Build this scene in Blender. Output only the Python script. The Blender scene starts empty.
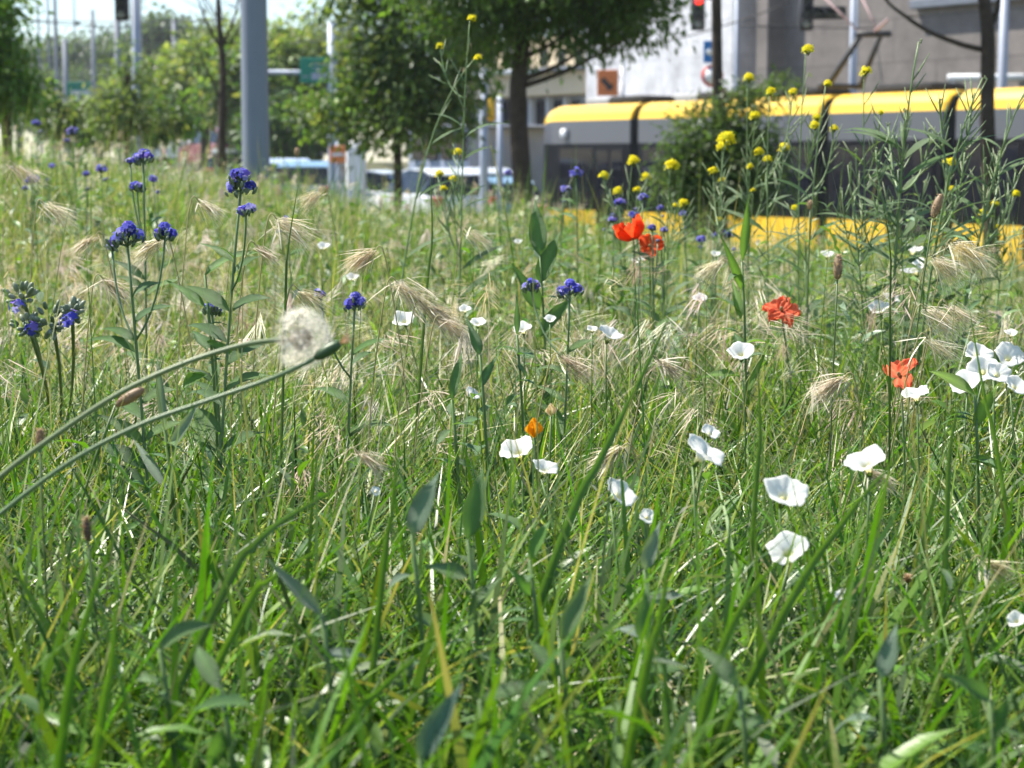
import bpy, math, random
import numpy as np
from mathutils import Vector, Matrix

random.seed(7)
rng = np.random.default_rng(11)
PI = math.pi
R = math.radians
scene = bpy.context.scene
COL = scene.collection

# ------------------------------------------------------------------ camera frame
EYE = 0.65
HAZE = 0.0004
F = 1911.0
PITCH = math.atan(224 / F)


def ray(px, py):
    a, b = (px - 512) / F, -(py - 384) / F
    c, s = math.cos(PITCH), math.sin(PITCH)
    return Vector((a, c + b * s, -s + b * c))


def at(px, py, D):
    d = ray(px, py)
    return Vector((0, 0, EYE)) + d * (D / d.y)


def at_z(px, py, z):
    d = ray(px, py)
    return Vector((0, 0, EYE)) + d * ((z - EYE) / d.z)


def sm(a, b, x):
    t = np.clip((np.asarray(x, float) - a) / (b - a), 0, 1)
    return t * t * (3 - 2 * t)


def gz(x, y):
    x = np.asarray(x, float)
    y = np.asarray(y, float)
    xc = np.clip(x, -5, 5)
    m = sm(2.5, 9, y) * np.interp(xc, [-5, -2.6, -1.7, -1.0, -.5, 0, .5, 2.3, 5], [.45, .34, .24, .055, .04, .02, -.08, -.26, -.46]) + 0.012 * np.sin(3.1 * x + 1.7 * y) + 0.01 * np.sin(5.3 * y - 2.2 * x)
    far = -1.55 + 0.7 * (1 - sm(-2, 3, x)) + 1.25 * (1 - sm(-12, -6.5, x))
    e = sm(12.5, 21, y)
    return m * (1 - e) + far * e


def g1(x, y):
    return float(gz(x, y))


# ------------------------------------------------------------------ materials
def new_mat(name):
    m = bpy.data.materials.new(name)
    m.use_nodes = True
    m.node_tree.nodes.clear()
    return m, m.node_tree.nodes, m.node_tree.links


def leaf_mat(name, trans=0.38, rough=0.42, spec=0.45, tcol=(1.35, 1.45, 0.55), bump=0.0):
    m, n, l = new_mat(name)
    o = n.new('ShaderNodeOutputMaterial')
    at_ = n.new('ShaderNodeAttribute')
    at_.attribute_name = 'tint'
    no = n.new('ShaderNodeTexNoise')
    no.inputs['Scale'].default_value = 55
    mr = n.new('ShaderNodeMapRange')
    mr.inputs['To Min'].default_value = 0.72
    mr.inputs['To Max'].default_value = 1.25
    l.new(no.outputs['Fac'], mr.inputs['Value'])
    vm = n.new('ShaderNodeVectorMath')
    vm.operation = 'SCALE'
    l.new(at_.outputs['Color'], vm.inputs[0])
    l.new(mr.outputs[0], vm.inputs['Scale'])
    p = n.new('ShaderNodeBsdfPrincipled')
    p.inputs['Roughness'].default_value = rough
    p.inputs['Specular IOR Level'].default_value = spec
    l.new(vm.outputs[0], p.inputs['Base Color'])
    if bump:
        n2 = n.new('ShaderNodeTexNoise')
        n2.inputs['Scale'].default_value = 170
        n2.inputs['Detail'].default_value = 3
        bp = n.new('ShaderNodeBump')
        bp.inputs['Strength'].default_value = bump
        bp.inputs['Distance'].default_value = 0.004
        l.new(n2.outputs['Fac'], bp.inputs['Height'])
        l.new(bp.outputs[0], p.inputs['Normal'])
    v2 = n.new('ShaderNodeVectorMath')
    v2.operation = 'MULTIPLY'
    v2.inputs[1].default_value = tcol
    l.new(vm.outputs[0], v2.inputs[0])
    t = n.new('ShaderNodeBsdfTranslucent')
    l.new(v2.outputs[0], t.inputs['Color'])
    mx = n.new('ShaderNodeMixShader')
    mx.inputs[0].default_value = trans
    l.new(p.outputs[0], mx.inputs[1])
    l.new(t.outputs[0], mx.inputs[2])
    l.new(mx.outputs[0], o.inputs['Surface'])
    return m


def solid(name, c, rough=0.6, spec=0.4, metal=0.0, noise=0.0, nscale=4.0, c2=None, coat=0.0, bump=0.0, emit=0.0):
    m, n, l = new_mat(name)
    o = n.new('ShaderNodeOutputMaterial')
    p = n.new('ShaderNodeBsdfPrincipled')
    p.inputs['Roughness'].default_value = rough
    p.inputs['Specular IOR Level'].default_value = spec
    p.inputs['Metallic'].default_value = metal
    p.inputs['Coat Weight'].default_value = coat
    if emit:
        p.inputs['Emission Color'].default_value = (*c, 1)
        p.inputs['Emission Strength'].default_value = emit
    if noise > 0:
        tc = n.new('ShaderNodeTexCoord')
        no = n.new('ShaderNodeTexNoise')
        no.inputs['Scale'].default_value = nscale
        no.inputs['Detail'].default_value = 6
        no.inputs['Roughness'].default_value = 0.65
        l.new(tc.outputs['Object'], no.inputs['Vector'])
        cr = n.new('ShaderNodeValToRGB')
        cr.color_ramp.elements[0].position = 0.3
        cr.color_ramp.elements[1].position = 0.7
        a = c2 if c2 else tuple(x * (1 - noise) for x in c)
        cr.color_ramp.elements[0].color = (*a, 1)
        cr.color_ramp.elements[1].color = (*c, 1)
        l.new(no.outputs['Fac'], cr.inputs['Fac'])
        l.new(cr.outputs[0], p.inputs['Base Color'])
        if bump:
            b = n.new('ShaderNodeBump')
            b.inputs['Strength'].default_value = bump
            l.new(no.outputs['Fac'], b.inputs['Height'])
            l.new(b.outputs[0], p.inputs['Normal'])
    else:
        p.inputs['Base Color'].default_value = (*c, 1)
    l.new(p.outputs[0], o.inputs['Surface'])
    return m


def panel_mat(name, c, c2, sx, sz, joint=(0.1, 0.1, 0.1)):
    """large cast panels with dark joints and stains"""
    m, n, l = new_mat(name)
    o = n.new('ShaderNodeOutputMaterial')
    p = n.new('ShaderNodeBsdfPrincipled')
    p.inputs['Roughness'].default_value = 0.85
    tc = n.new('ShaderNodeTexCoord')
    mp = n.new('ShaderNodeMapping')
    mp.inputs['Rotation'].default_value = (R(90), 0, 0)
    l.new(tc.outputs['Object'], mp.inputs['Vector'])
    br = n.new('ShaderNodeTexBrick')
    br.inputs['Scale'].default_value = 1
    br.inputs['Brick Width'].default_value = sx
    br.inputs['Row Height'].default_value = sz
    br.inputs['Mortar Size'].default_value = 0.03
    br.inputs['Color1'].default_value = (*c, 1)
    br.inputs['Color2'].default_value = (*c2, 1)
    br.inputs['Mortar'].default_value = (*joint, 1)
    l.new(mp.outputs[0], br.inputs['Vector'])
    no = n.new('ShaderNodeTexNoise')
    no.inputs['Scale'].default_value = 0.9
    no.inputs['Detail'].default_value = 8
    no.inputs['Roughness'].default_value = 0.7
    l.new(tc.outputs['Object'], no.inputs['Vector'])
    mr = n.new('ShaderNodeMapRange')
    mr.inputs['From Min'].default_value = 0.25
    mr.inputs['From Max'].default_value = 0.75
    mr.inputs['To Min'].default_value = 0.5
    mr.inputs['To Max'].default_value = 1.4
    l.new(no.outputs['Fac'], mr.inputs['Value'])
    vm = n.new('ShaderNodeVectorMath')
    vm.operation = 'SCALE'
    l.new(br.outputs['Color'], vm.inputs[0])
    l.new(mr.outputs[0], vm.inputs['Scale'])
    l.new(vm.outputs[0], p.inputs['Base Color'])
    l.new(p.outputs[0], o.inputs['Surface'])
    return m


MAT = {}
MAT['grass'] = leaf_mat('grass_blade', 0.45, 0.46, 0.38, (1.3, 1.4, 0.45))
MAT['fine'] = leaf_mat('fine_blade', 0.42, 0.36, 0.6, (1.3, 1.35, 0.55))
MAT['straw'] = leaf_mat('dry_straw', 0.30, 0.5, 0.4, (1.1, 1.05, 0.85))
MAT['leaf'] = leaf_mat('broad_leaf', 0.36, 0.40, 0.5, bump=0.5)
MAT['tree_leaf'] = leaf_mat('tree_leaf', 0.48, 0.45, 0.4, (1.5, 1.5, 0.6))
MAT['petal'] = leaf_mat('petal', 0.48, 0.7, 0.1, (1.08, 1.04, 1.0))
MAT['pappus'] = leaf_mat('pappus', 0.6, 0.7, 0.1, (1.05, 1.02, .97))
MAT['stem'] = leaf_mat('plant_stem', 0.2, 0.42, 0.5)
MAT['bark'] = solid('bark', (0.085, 0.065, 0.05), 0.9, 0.2, noise=0.6, nscale=9, bump=0.5)
MAT['soil'] = solid('meadow_soil', (0.10, 0.12, 0.045), 0.95, 0.1, noise=0.5, nscale=2.5, c2=(0.10, 0.075, 0.045))
MAT['asphalt'] = solid('asphalt', (0.075, 0.075, 0.078), 0.9, 0.3, noise=0.3, nscale=3)
MAT['paint_white'] = solid('road_paint', (0.75, 0.75, 0.72), 0.7)
MAT['concrete'] = solid('concrete', (0.42, 0.41, 0.39), 0.9, 0.2, noise=0.25, nscale=2)
MAT['tram_yellow'] = solid('tram_yellow', (0.90, 0.55, 0.035), 0.35, 0.5, coat=0.4, noise=0.06, nscale=1.5)
MAT['tram_grey'] = solid('tram_grey', (0.095, 0.10, 0.118), 0.35, 0.5, coat=0.3, noise=0.08, nscale=1)
MAT['tram_dark'] = solid('tram_dark_band', (0.008, 0.008, 0.010), 0.4, 0.12)
MAT['glass'] = solid('dark_glass', (0.008, 0.009, 0.014), 0.06, 0.26)
MAT['rubber'] = solid('black_rubber', (0.02, 0.02, 0.02), 0.8, 0.2)
MAT['black'] = solid('black_metal', (0.02, 0.02, 0.023), 0.5)
MAT['galv'] = solid('galvanised_steel', (0.36, 0.40, 0.48), 0.55, 0.4, metal=0.15, noise=0.15, nscale=2)
MAT['pole_paint'] = solid('pole_paint', (0.21, 0.235, 0.29), 0.5, 0.4, noise=0.12, nscale=3)
MAT['mast_grey'] = solid('mast_grey', (0.20, 0.215, 0.25), 0.7)
MAT['pale_metal'] = solid('pale_metal', (0.62, 0.64, 0.66), 0.5, 0.4, noise=0.1)
MAT['white_paint'] = solid('white_paint', (0.78, 0.78, 0.78), 0.5, noise=0.06, nscale=1)
MAT['white_wall'] = panel_mat('white_cladding', (0.64, 0.64, 0.67), (0.61, 0.61, 0.64), 6, 1.1, (0.52, 0.52, 0.55))
MAT['beige'] = solid('beige_render', (0.78, 0.63, 0.42), 0.9, 0.2, noise=0.12, nscale=0.6)
MAT['panel'] = panel_mat('weathered_concrete', (0.20, 0.175, 0.163), (0.165, 0.147, 0.138), 3.4, 1.25, (0.125, 0.11, 0.104))
MAT['slate'] = solid('slate_band', (0.16, 0.18, 0.22), 0.7, noise=0.2)
MAT['sign_green'] = solid('sign_green', (0.0, 0.20, 0.12), 0.45)
MAT['sign_blue'] = solid('sign_blue', (0.02, 0.16, 0.45), 0.45)
MAT['sign_orange'] = solid('sign_orange', (0.72, 0.20, 0.05), 0.5)
MAT['sign_red'] = solid('sign_red', (0.60, 0.05, 0.03), 0.5)
MAT['sign_yellow'] = solid('sign_yellow', (0.75, 0.42, 0.02), 0.5)
MAT['lamp_red'] = solid('lit_red_lamp', (1.0, 0.03, 0.02), 0.4, emit=1.6)
MAT['lamp_off'] = solid('unlit_lamp', (0.03, 0.04, 0.035), 0.3)
MAT['lamp_grey'] = solid('grey_lens', (0.30, 0.32, 0.32), 0.3)
MAT['pink_tube'] = solid('red_painted_tube', (0.40, 0.27, 0.27), 0.6)
MAT['tail'] = solid('tail_lamp', (0.5, 0.015, 0.02), 0.25)
MAT['head'] = solid('head_lamp', (0.75, 0.77, 0.8), 0.12, 0.7)
MAT['brown'] = solid('brown_head', (0.32, 0.20, 0.11), 0.9, 0.15, noise=0.5, nscale=300, c2=(0.5, 0.37, 0.22))
for nm, c in (('car_blue', (0.50, 0.58, 0.70)), ('car_silver', (0.68, 0.70, 0.72)), ('car_white', (0.75, 0.76, 0.77)),
              ('car_red', (0.22, 0.03, 0.035)), ('car_teal', (0.22, 0.36, 0.48)), ('car_grey', (0.28, 0.30, 0.32))):
    MAT[nm] = solid(nm, c, 0.3, 0.5, metal=0.1, coat=0.6)


# ------------------------------------------------------------------ mesh collector
def frame(d):
    d = Vector(d).normalized()
    a = Vector((0, 0, 1)) if abs(d.z) < 0.9 else Vector((1, 0, 0))
    x = a.cross(d).normalized()
    return x, d.cross(x), d


class G:
    def __init__(s, tint=(0.5, 0.5, 0.5)):
        s.V, s.C, s.F, s.n, s.t = [], [], {}, 0, tint

    def add(s, verts, faces, tint=None):
        v = np.asarray(verts, float).reshape(-1, 3)
        c = np.asarray(s.t if tint is None else tint, float)
        s.C.append(np.broadcast_to(c, (len(v), 3)) if c.ndim == 1 else c)
        s.V.append(v)
        for f in faces:
            s.F.setdefault(len(f), []).append(np.asarray(f, np.int64)[None, :] + s.n)
        s.n += len(v)

    def bulk(s, verts, face_arrays, tint):
        s.V.append(verts)
        s.C.append(tint)
        for fa in face_arrays:
            s.F.setdefault(fa.shape[1], []).append(fa + s.n)
        s.n += len(verts)

    def box(s, lo, hi, tint=None):
        (a, b, c), (d, e, f) = lo, hi
        s.add([(a, b, c), (d, b, c), (d, e, c), (a, e, c), (a, b, f), (d, b, f), (d, e, f), (a, e, f)],
              [(0, 3, 2, 1), (4, 5, 6, 7), (0, 1, 5, 4), (1, 2, 6, 5), (2, 3, 7, 6), (3, 0, 4, 7)], tint)

    def bbox(s, lo, hi, b=0.02, tint=None):
        """box with chamfered edges (all round in plan and on top and bottom)"""
        (x0, y0, z0), (x1, y1, z1) = lo, hi

        def ring(i, z):
            a, c, d, e = x0 + i, x1 - i, y0 + i, y1 - i
            return [(a + b, d, z), (c - b, d, z), (c, d + b, z), (c, e - b, z), (c - b, e, z), (a + b, e, z), (a, e - b, z), (a, d + b, z)]
        s.loft([ring(b, z0), ring(0, z0 + b), ring(0, z1 - b), ring(b, z1)], True, tint)

    def loft(s, rings, caps=True, tint=None):
        k = len(rings[0])
        v = [p for r in rings for p in r]
        f = []
        for i in range(len(rings) - 1):
            for j in range(k):
                f.append((i * k + j, i * k + (j + 1) % k, (i + 1) * k + (j + 1) % k, (i + 1) * k + j))
        if caps:
            f.append(tuple(range(k - 1, -1, -1)))
            f.append(tuple((len(rings) - 1) * k + j for j in range(k)))
        s.add(v, f, tint)

    def tube(s, pts, rad, n=6, tint=None, caps=True):
        pts = [Vector(p) for p in pts]
        if not hasattr(rad, '__len__'):
            rad = [rad] * len(pts)
        rings = []
        px = None
        for i, p in enumerate(pts):
            d = pts[min(i + 1, len(pts) - 1)] - pts[max(i - 1, 0)]
            x, y, d = frame(d)
            if px is not None:
                x = (px - d * px.dot(d)).normalized()
                y = d.cross(x)
            px = x
            rings.append([p + (x * math.cos(2 * PI * j / n) + y * math.sin(2 * PI * j / n)) * rad[i] for j in range(n)])
        s.loft(rings, caps, tint)

    def disc(s, c, d, r, n=16, thick=0.01, tint=None):
        x, y, d = frame(d)
        c = Vector(c)
        ring = [(x * math.cos(2 * PI * j / n) + y * math.sin(2 * PI * j / n)) * r for j in range(n)]
        s.loft([[c + q - d * thick / 2 for q in ring], [c + q + d * thick / 2 for q in ring]], True, tint)

    def blob(s, c, rx, ry, rz, tint=None, n=10, m=6, axis=(0, 0, 1), bump=0.0):
        x, y, d = frame(axis)
        c = Vector(c)
        rings = []
        for i in range(m + 1):
            t = PI * (i + 0.02) / (m + 0.04)
            rr = math.sin(t)
            rings.append([c + (x * (rx * rr * math.cos(2 * PI * j / n)) + y * (ry * rr * math.sin(2 * PI * j / n)) - d * (rz * math.cos(t)))
                          + Vector((random.uniform(-bump, bump), random.uniform(-bump, bump), random.uniform(-bump, bump))) for j in range(n)])
        s.loft(rings, True, tint)

    def leaf(s, base, d, up, L, W, bend=0.3, fold=0.25, n=6, tint=None, wave=0.0, shape=0.45, rib=1.0):
        """leaf with a mid-rib fold that curves over along its length"""
        d = Vector(d).normalized()
        up = Vector(up)
        side = d.cross(up)
        if side.length < 1e-4:
            side = d.cross(Vector((1, 0.3, 0)))
        side.normalize()
        up = side.cross(d).normalized()
        p = Vector(base)
        v, f = [], []
        for i in range(n + 1):
            t = i / n
            w = W * 0.5 * (math.sin(PI * min(1, t ** (math.log(0.5) / math.log(shape)) if t > 0 else 0)) ** 1.1 if 0 < t < 1 else 0) * (1.12 - .5 * t * t) + W * 0.012
            wv = wave * W * math.sin(t * 11 + 1)
            v += [p - side * w + up * (fold * w + wv), p.copy(), p + side * w + up * (fold * w - wv)]
            a = -bend / n
            q = Matrix.Rotation(a, 3, side)
            p = p + d * (L / n)
            d = q @ d
            up = q @ up
        for i in range(n):
            for k in (0, 1):
                f.append((i * 3 + k, i * 3 + k + 1, i * 3 + k + 4, i * 3 + k + 3))
        c = np.array(s.t if tint is None else tint, float)
        cc = np.tile(np.stack([c, np.clip(c * rib, 0, .9), c * .93]), (n + 1, 1))
        s.add(v, f, cc)

    def build(s, name, mat, parent=None, smooth=True, loc=None):
        me = bpy.data.meshes.new(name)
        V = np.concatenate(s.V) if s.V else np.zeros((0, 3))
        if loc is not None:
            V = V - np.asarray(loc, float)
        C = np.concatenate(s.C)
        me.vertices.add(len(V))
        me.vertices.foreach_set('co', np.ascontiguousarray(V, np.float32).ravel())
        starts, idx, pos = [], [], 0
        for k, arrs in s.F.items():
            a = np.concatenate(arrs)
            starts.append(pos + np.arange(len(a)) * k)
            idx.append(a.ravel())
            pos += a.size
        idx = np.concatenate(idx)
        starts = np.concatenate(starts)
        me.loops.add(len(idx))
        me.loops.foreach_set('vertex_index', idx.astype(np.int32))
        me.polygons.add(len(starts))
        me.polygons.foreach_set('loop_start', starts.astype(np.int32))
        me.polygons.foreach_set('use_smooth', np.full(len(starts), smooth, bool))
        ca = me.color_attributes.new('tint', 'FLOAT_COLOR', 'POINT')
        ca.data.foreach_set('color', np.concatenate([C, np.ones((len(C), 1))], 1).astype(np.float32).ravel())
        me.materials.append(MAT[mat] if isinstance(mat, str) else mat)
        me.update(calc_edges=True)
        me.validate()
        o = bpy.data.objects.new(name, me)
        COL.objects.link(o)
        if loc is not None and parent is None:
            o.location = loc
        if parent is not None:
            o.parent = parent
        return o


def tag(o, label, cat, group=None, kind=None):
    o['label'] = label
    o['category'] = cat
    if group:
        o['group'] = group
    if kind:
        o['kind'] = kind
    return o


def thing(name, label, cat, loc, group=None, rz=0.0):
    o = bpy.data.objects.new(name, None)
    o.empty_display_size = 0.05
    COL.objects.link(o)
    o.location = loc
    o.rotation_euler = (0, 0, rz)
    return tag(o, label, cat, group)


def struct(o):
    o['kind'] = 'structure'
    return o


def stuff(o, label, cat):
    tag(o, label, cat, None, 'stuff')
    return o


# ------------------------------------------------------------------ vectorised vegetation
def blades(g, pos, L, W, az, th0, bend, tint, nseg=5, twist=0.0, power=1.3, want_tip=False, side_az=None):
    N = len(pos)
    s = np.linspace(0, 1, nseg + 1)
    th = th0[:, None] + bend[:, None] * s[None, :] ** power
    dx = np.stack([np.sin(th) * np.cos(az)[:, None], np.sin(th) * np.sin(az)[:, None], np.cos(th)], -1)
    step = (L / nseg)[:, None, None] * 0.5 * (dx[:, 1:] + dx[:, :-1])
    P = np.concatenate([pos[:, None, :], pos[:, None, :] + np.cumsum(step, 1)], 1)
    tw = (rng.uniform(-1, 1, N) * twist)[:, None] * s[None, :] + (rng.uniform(-0.5, 0.5, N))[:, None]
    sd = np.stack([-np.sin(az), np.cos(az), np.zeros(N)], -1)[:, None, :]
    nr = np.cross(sd, dx)
    sd = sd * np.cos(tw)[..., None] + nr * np.sin(tw)[..., None]
    prof = (0.55 + 1.2 * s) * (1 - s ** 2.6)
    prof = np.clip(prof / prof.max(), 0.05, 1)
    w = 0.5 * W[:, None, None] * prof[None, :, None]
    Vv = np.stack([P - sd * w, P + sd * w], 2)          # N, nseg+1, 2, 3
    k = (nseg + 1) * 2
    base = (np.arange(N) * k)[:, None, None]
    i = np.arange(nseg)[None, :, None] * 2
    q = np.array([0, 1, 3, 2])[None, None, :]
    Fq = (base + i + q).reshape(-1, 4)
    dry = (np.clip((s - .62) / .3, 0, 1)[None, :] * (rng.random(N) < .13)[:, None] * rng.random(N)[:, None])[..., None]
    C = tint[:, None, :] * (1 - dry) + np.array([.42, .33, .17]) * dry
    C = np.repeat(C, 2, 1).reshape(-1, 3)
    g.bulk(Vv.reshape(-1, 3), [Fq], C)
    if want_tip:
        return P[:, -1], P, dx


def leaves(g, pos, d, up, L, W, tint, fold=0.25, droop=0.25):
    """eight-vertex leaves, vectorised"""
    N = len(pos)
    d = d / np.linalg.norm(d, axis=1, keepdims=True)
    sd = np.cross(d, up)
    sd /= np.linalg.norm(sd, axis=1, keepdims=True) + 1e-9
    u = np.cross(sd, d)
    L = L[:, None]
    W = W[:, None] * 0.5
    p1 = pos + d * L * 0.34 + u * L * 0.03
    p2 = pos + d * L * 0.70 - u * L * droop * 0.35
    p3 = pos + d * L * 0.97 - u * L * droop
    Vv = np.stack([pos, p1 - sd * W + u * W * fold, p1, p1 + sd * W + u * W * fold,
                   p2 - sd * W * .78 + u * W * fold, p2, p2 + sd * W * .78 + u * W * fold, p3], 1)
    b = (np.arange(N) * 8)[:, None]
    tr = [b + np.array(t)[None, :] for t in ((0, 2, 1), (0, 3, 2), (4, 5, 7), (5, 6, 7))]
    qd = [b + np.array(t)[None, :] for t in ((1, 2, 5, 4), (2, 3, 6, 5))]
    g.bulk(Vv.reshape(-1, 3), tr + qd, np.repeat(tint, 8, 0))


def wedge(N, D0, D1, p=0.4, a=0.40, b=0.62):
    # widened beyond the frame so that the sward goes on to both sides
    N = int(N * (a * (D0 + D1) / 2 + b) / (.31 * (D0 + D1) / 2 + .3))
    u = rng.random(N)
    k = p + 1
    D = (D0 ** k + u * (D1 ** k - D0 ** k)) ** (1 / k)
    x = rng.uniform(-1, 1, N) * (a * D + b)
    return x, D


def patch(x, y, sc=1.0, ph=0.0):
    return (np.sin(1.9 * sc * x + 1.3 * sc * y + ph) + np.sin(-1.1 * sc * x + 2.3 * sc * y + 1.7 * ph + 1) + np.sin(3.7 * sc * x - 0.7 * sc * y + 2.1 * ph) * 0.7) / 2.7


def pick(cols, N, jit=0.18):
    cols = np.array(cols)
    c = cols[rng.integers(0, len(cols), N)]
    return np.clip(c * (1 + rng.normal(0, jit, (N, 1))) * (1 + rng.normal(0, 0.06, (N, 3))), 0.01, 0.9)


def ground3(x, y):
    return np.stack([x, y, gz(x, y)], -1)


GREEN = [(0.066, 0.16, 0.012), (0.095, 0.20, 0.016), (0.045, 0.115, 0.012), (0.14, 0.235, 0.026), (0.085, 0.15, 0.034)]
FINE = [(0.26, 0.28, 0.10), (0.34, 0.34, 0.16), (0.19, 0.24, 0.07), (0.42, 0.39, 0.22), (0.25, 0.27, 0.13), (0.15, 0.22, 0.05), (0.38, 0.35, 0.18)]
STRAW = [(0.56, 0.49, 0.30), (0.48, 0.42, 0.24), (0.62, 0.56, 0.39), (0.42, 0.40, 0.20), (0.52, 0.43, 0.30)]
AWN = [(0.60, 0.53, 0.38), (0.52, 0.46, 0.33), (0.64, 0.58, 0.45), (0.52, 0.42, 0.33)]
GLAUC = [(0.14, 0.20, 0.095), (0.19, 0.24, 0.14), (0.10, 0.18, 0.05), (0.12, 0.22, 0.04), (0.17, 0.24, 0.11)]

U = lambda a, b, N: rng.uniform(a, b, N)

# wide green blades
g = G()
x, y = wedge(15000, 0.5, 3.8, 0.15)
az = rng.normal(R(10), 1.2, len(x)) + (rng.random(len(x)) < .3) * PI
blades(g, ground3(x, y), U(.18, .44, len(x)) * (1 - 0.12 * sm(1.7, 2.4, y)), U(.0032, .0082, len(x)), az, U(0.02, .45, len(x)), U(.1, 1.5, len(x)), pick(GREEN, len(x), .28), 7, 0.9)
x, y = wedge(6500, 0.5, 2.4, 0.5)
az = rng.uniform(0, 2 * PI, len(x))
blades(g, ground3(x, y), U(.10, .34, len(x)), U(.004, .010, len(x)), az, U(0.1, .9, len(x)), U(.2, 2.2, len(x)), pick(GREEN + GLAUC[:2], len(x), .28), 6, 1.4)
x, y = wedge(42000, 2.8, 14.5, 0.5)
az = rng.uniform(0, 2 * PI, len(x))
lush = 0.85 + 0.35 * patch(x, y, 0.9, 1.0)
blades(g, ground3(x, y), U(.2, .46, len(x)) * np.clip(lush, .55, 1.15), U(.0035, .0085, len(x)), az, U(0.02, .4, len(x)), U(.1, 1.5, len(x)), pick(GREEN + FINE[:3], len(x), .3), 4, 0.9)
stuff(g.build('meadow_grass', 'grass'), 'lush green broad grass blades filling the near meadow', 'grass')

# fine criss-crossing blades
g = G()
x, y = wedge(15000, 1.25, 3.4, 0.5)
az = rng.uniform(0, 2 * PI, len(x))
blades(g, ground3(x, y), U(.28, .46, len(x)), U(.0016, .0042, len(x)), az, U(0.03, .5, len(x)), U(.3, 2.0, len(x)), pick(GREEN + GREEN + FINE[:3], len(x), .3), 6, 0.8)
x, y = wedge(105000, 0.6, 14, 0.3)
az = rng.uniform(0, 2 * PI, len(x))
blades(g, ground3(x, y), U(.18, .42, len(x)), U(.0011, .0026, len(x)) * (1 + .06 * y), az, U(0.03, .55, len(x)), U(.3, 2.6, len(x)), np.where((y + rng.normal(0, .25, len(x)) < 1.85)[:, None], pick(GREEN, len(x), .3), pick(FINE, len(x), .28)), 5, 0.6)
x, y = wedge(420, 4.5, 11, 0.4)
az = rng.uniform(0, 2 * PI, len(x))
blades(g, ground3(x, y), U(.55, .8, len(x)), U(.0025, .004, len(x)), az, U(0.0, .2, len(x)), U(.0, .6, len(x)), pick(GREEN + FINE[2:3], len(x)), 6, 0.2)
x, y = wedge(2200, 1.3, 12, 0.4)
az = rng.uniform(0, 2 * PI, len(x))
blades(g, ground3(x, y), U(.42, .66, len(x)), U(.0013, .0022, len(x)), az, U(0.0, .15, len(x)), U(.0, .55, len(x)), pick(GREEN + FINE, len(x)), 6, 0.2)
stuff(g.build('fine_grass', 'fine'), 'fine greyish green grass blades criss-crossing through the meadow', 'grass')

# dry straw and far drooping awned heads
g = G()
x, y = wedge(46000, 0.55, 13.5, 0.25)
keep = rng.random(len(x)) < (0.58 + 0.45 * patch(x, y, 1.1, 2.3)) * (0.08 + 0.92 * sm(1.5, 2.2, y)) * (1 - .4 * sm(4, 7, y))
x, y = x[keep], y[keep]
az = rng.uniform(0, 2 * PI, len(x))
blades(g, ground3(x, y) + np.stack([x * 0, x * 0, U(0, .16, len(x))], -1), U(.10, .34, len(x)), U(.0009, .0021, len(x)) * (1 + .06 * y), az, U(0.2, 1.5, len(x)), U(.1, 1.5, len(x)), pick(STRAW, len(x), .25), 4, 0.6)
x, y = wedge(4200, 2.3, 13, 0.35)
keep = rng.random(len(x)) < (0.35 + 0.6 * patch(x, y, 1.0, 4.0) + 0.25 * (x < 0)) * (1 - .6 * sm(3.5, 7, y))
x, y = x[keep], y[keep]
az = rng.uniform(0, 2 * PI, len(x))
tip, _, dd = blades(g, ground3(x, y), U(.36, .54, len(x)), U(.0012, .0018, len(x)) * (1 + .05 * y), az, U(0.0, .25, len(x)), U(.5, 1.5, len(x)), pick(STRAW + FINE[:2], len(x)), 6, 0.2, 1.8, True)
K = 22
off = np.repeat(tip, K, 0) - np.repeat(dd[:, -1], K, 0) * U(0, .05, len(x) * K)[:, None] + rng.normal(0, .003, (len(x) * K, 3))
blades(g, off, U(.03, .065, len(off)), U(.0007, .0017, len(off)) * (1 + .05 * np.repeat(y, K)), np.repeat(az, K) + rng.normal(0, .45, len(off)), np.repeat(np.clip(rng.normal(1.9, .4, len(x)), 1.0, 2.8), K) + rng.normal(0, .2, len(off)), U(.0, .4, len(off)), np.repeat(pick(AWN, len(x)), K, 0), 2, 0.1)
stuff(g.build('dry_grass', 'straw'), 'straw coloured dry stalks and small awned seed heads mixed into the meadow', 'dry grass')

# leafy sprigs
g = G()


def sprigs(M, D0, D1, p, hmin, hmax, nl, Lr, Wr, cols, xr=None):
    x, y = wedge(M, D0, D1, p)
    if xr:
        x, y = x[:M], y[:M]
        x = U(xr[0], xr[1], len(y)) * y / F
    M = len(x)
    keep = rng.random(M) < 0.55 + 0.6 * patch(x, y, 1.3, 0.4)
    x, y = x[keep], y[keep]
    M = len(x)
    az = rng.uniform(0, 2 * PI, M)
    tint = pick(cols, M, .15)
    h = U(hmin, hmax, M)
    tip, P, dx = blades(g, ground3(x, y), h, np.full(M, .0022), az, U(0, .35, M), U(.0, .6, M), tint, 6, 0.1, 1.3, True)
    for k in range(nl):
        t = (k + 1.2) / (nl + .2)
        f = t * 6
        i = min(int(f), 5)
        pp = P[:, i] + (P[:, i + 1] - P[:, i]) * (f - i)
        a = az + k * 2.4 + rng.normal(0, .4, M)
        el = rng.normal(.5, .35, M)
        d = np.stack([np.cos(a) * np.cos(el), np.sin(a) * np.cos(el), np.sin(el)], -1)
        L = U(*Lr, M) * (1.15 - .45 * t)
        leaves(g, pp, d, np.tile([0, 0, 1.0], (M, 1)) + rng.normal(0, .3, (M, 3)), L, L * U(*Wr, M), tint * (1 + rng.normal(0, .1, (M, 1))), .3, .25)


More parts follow.
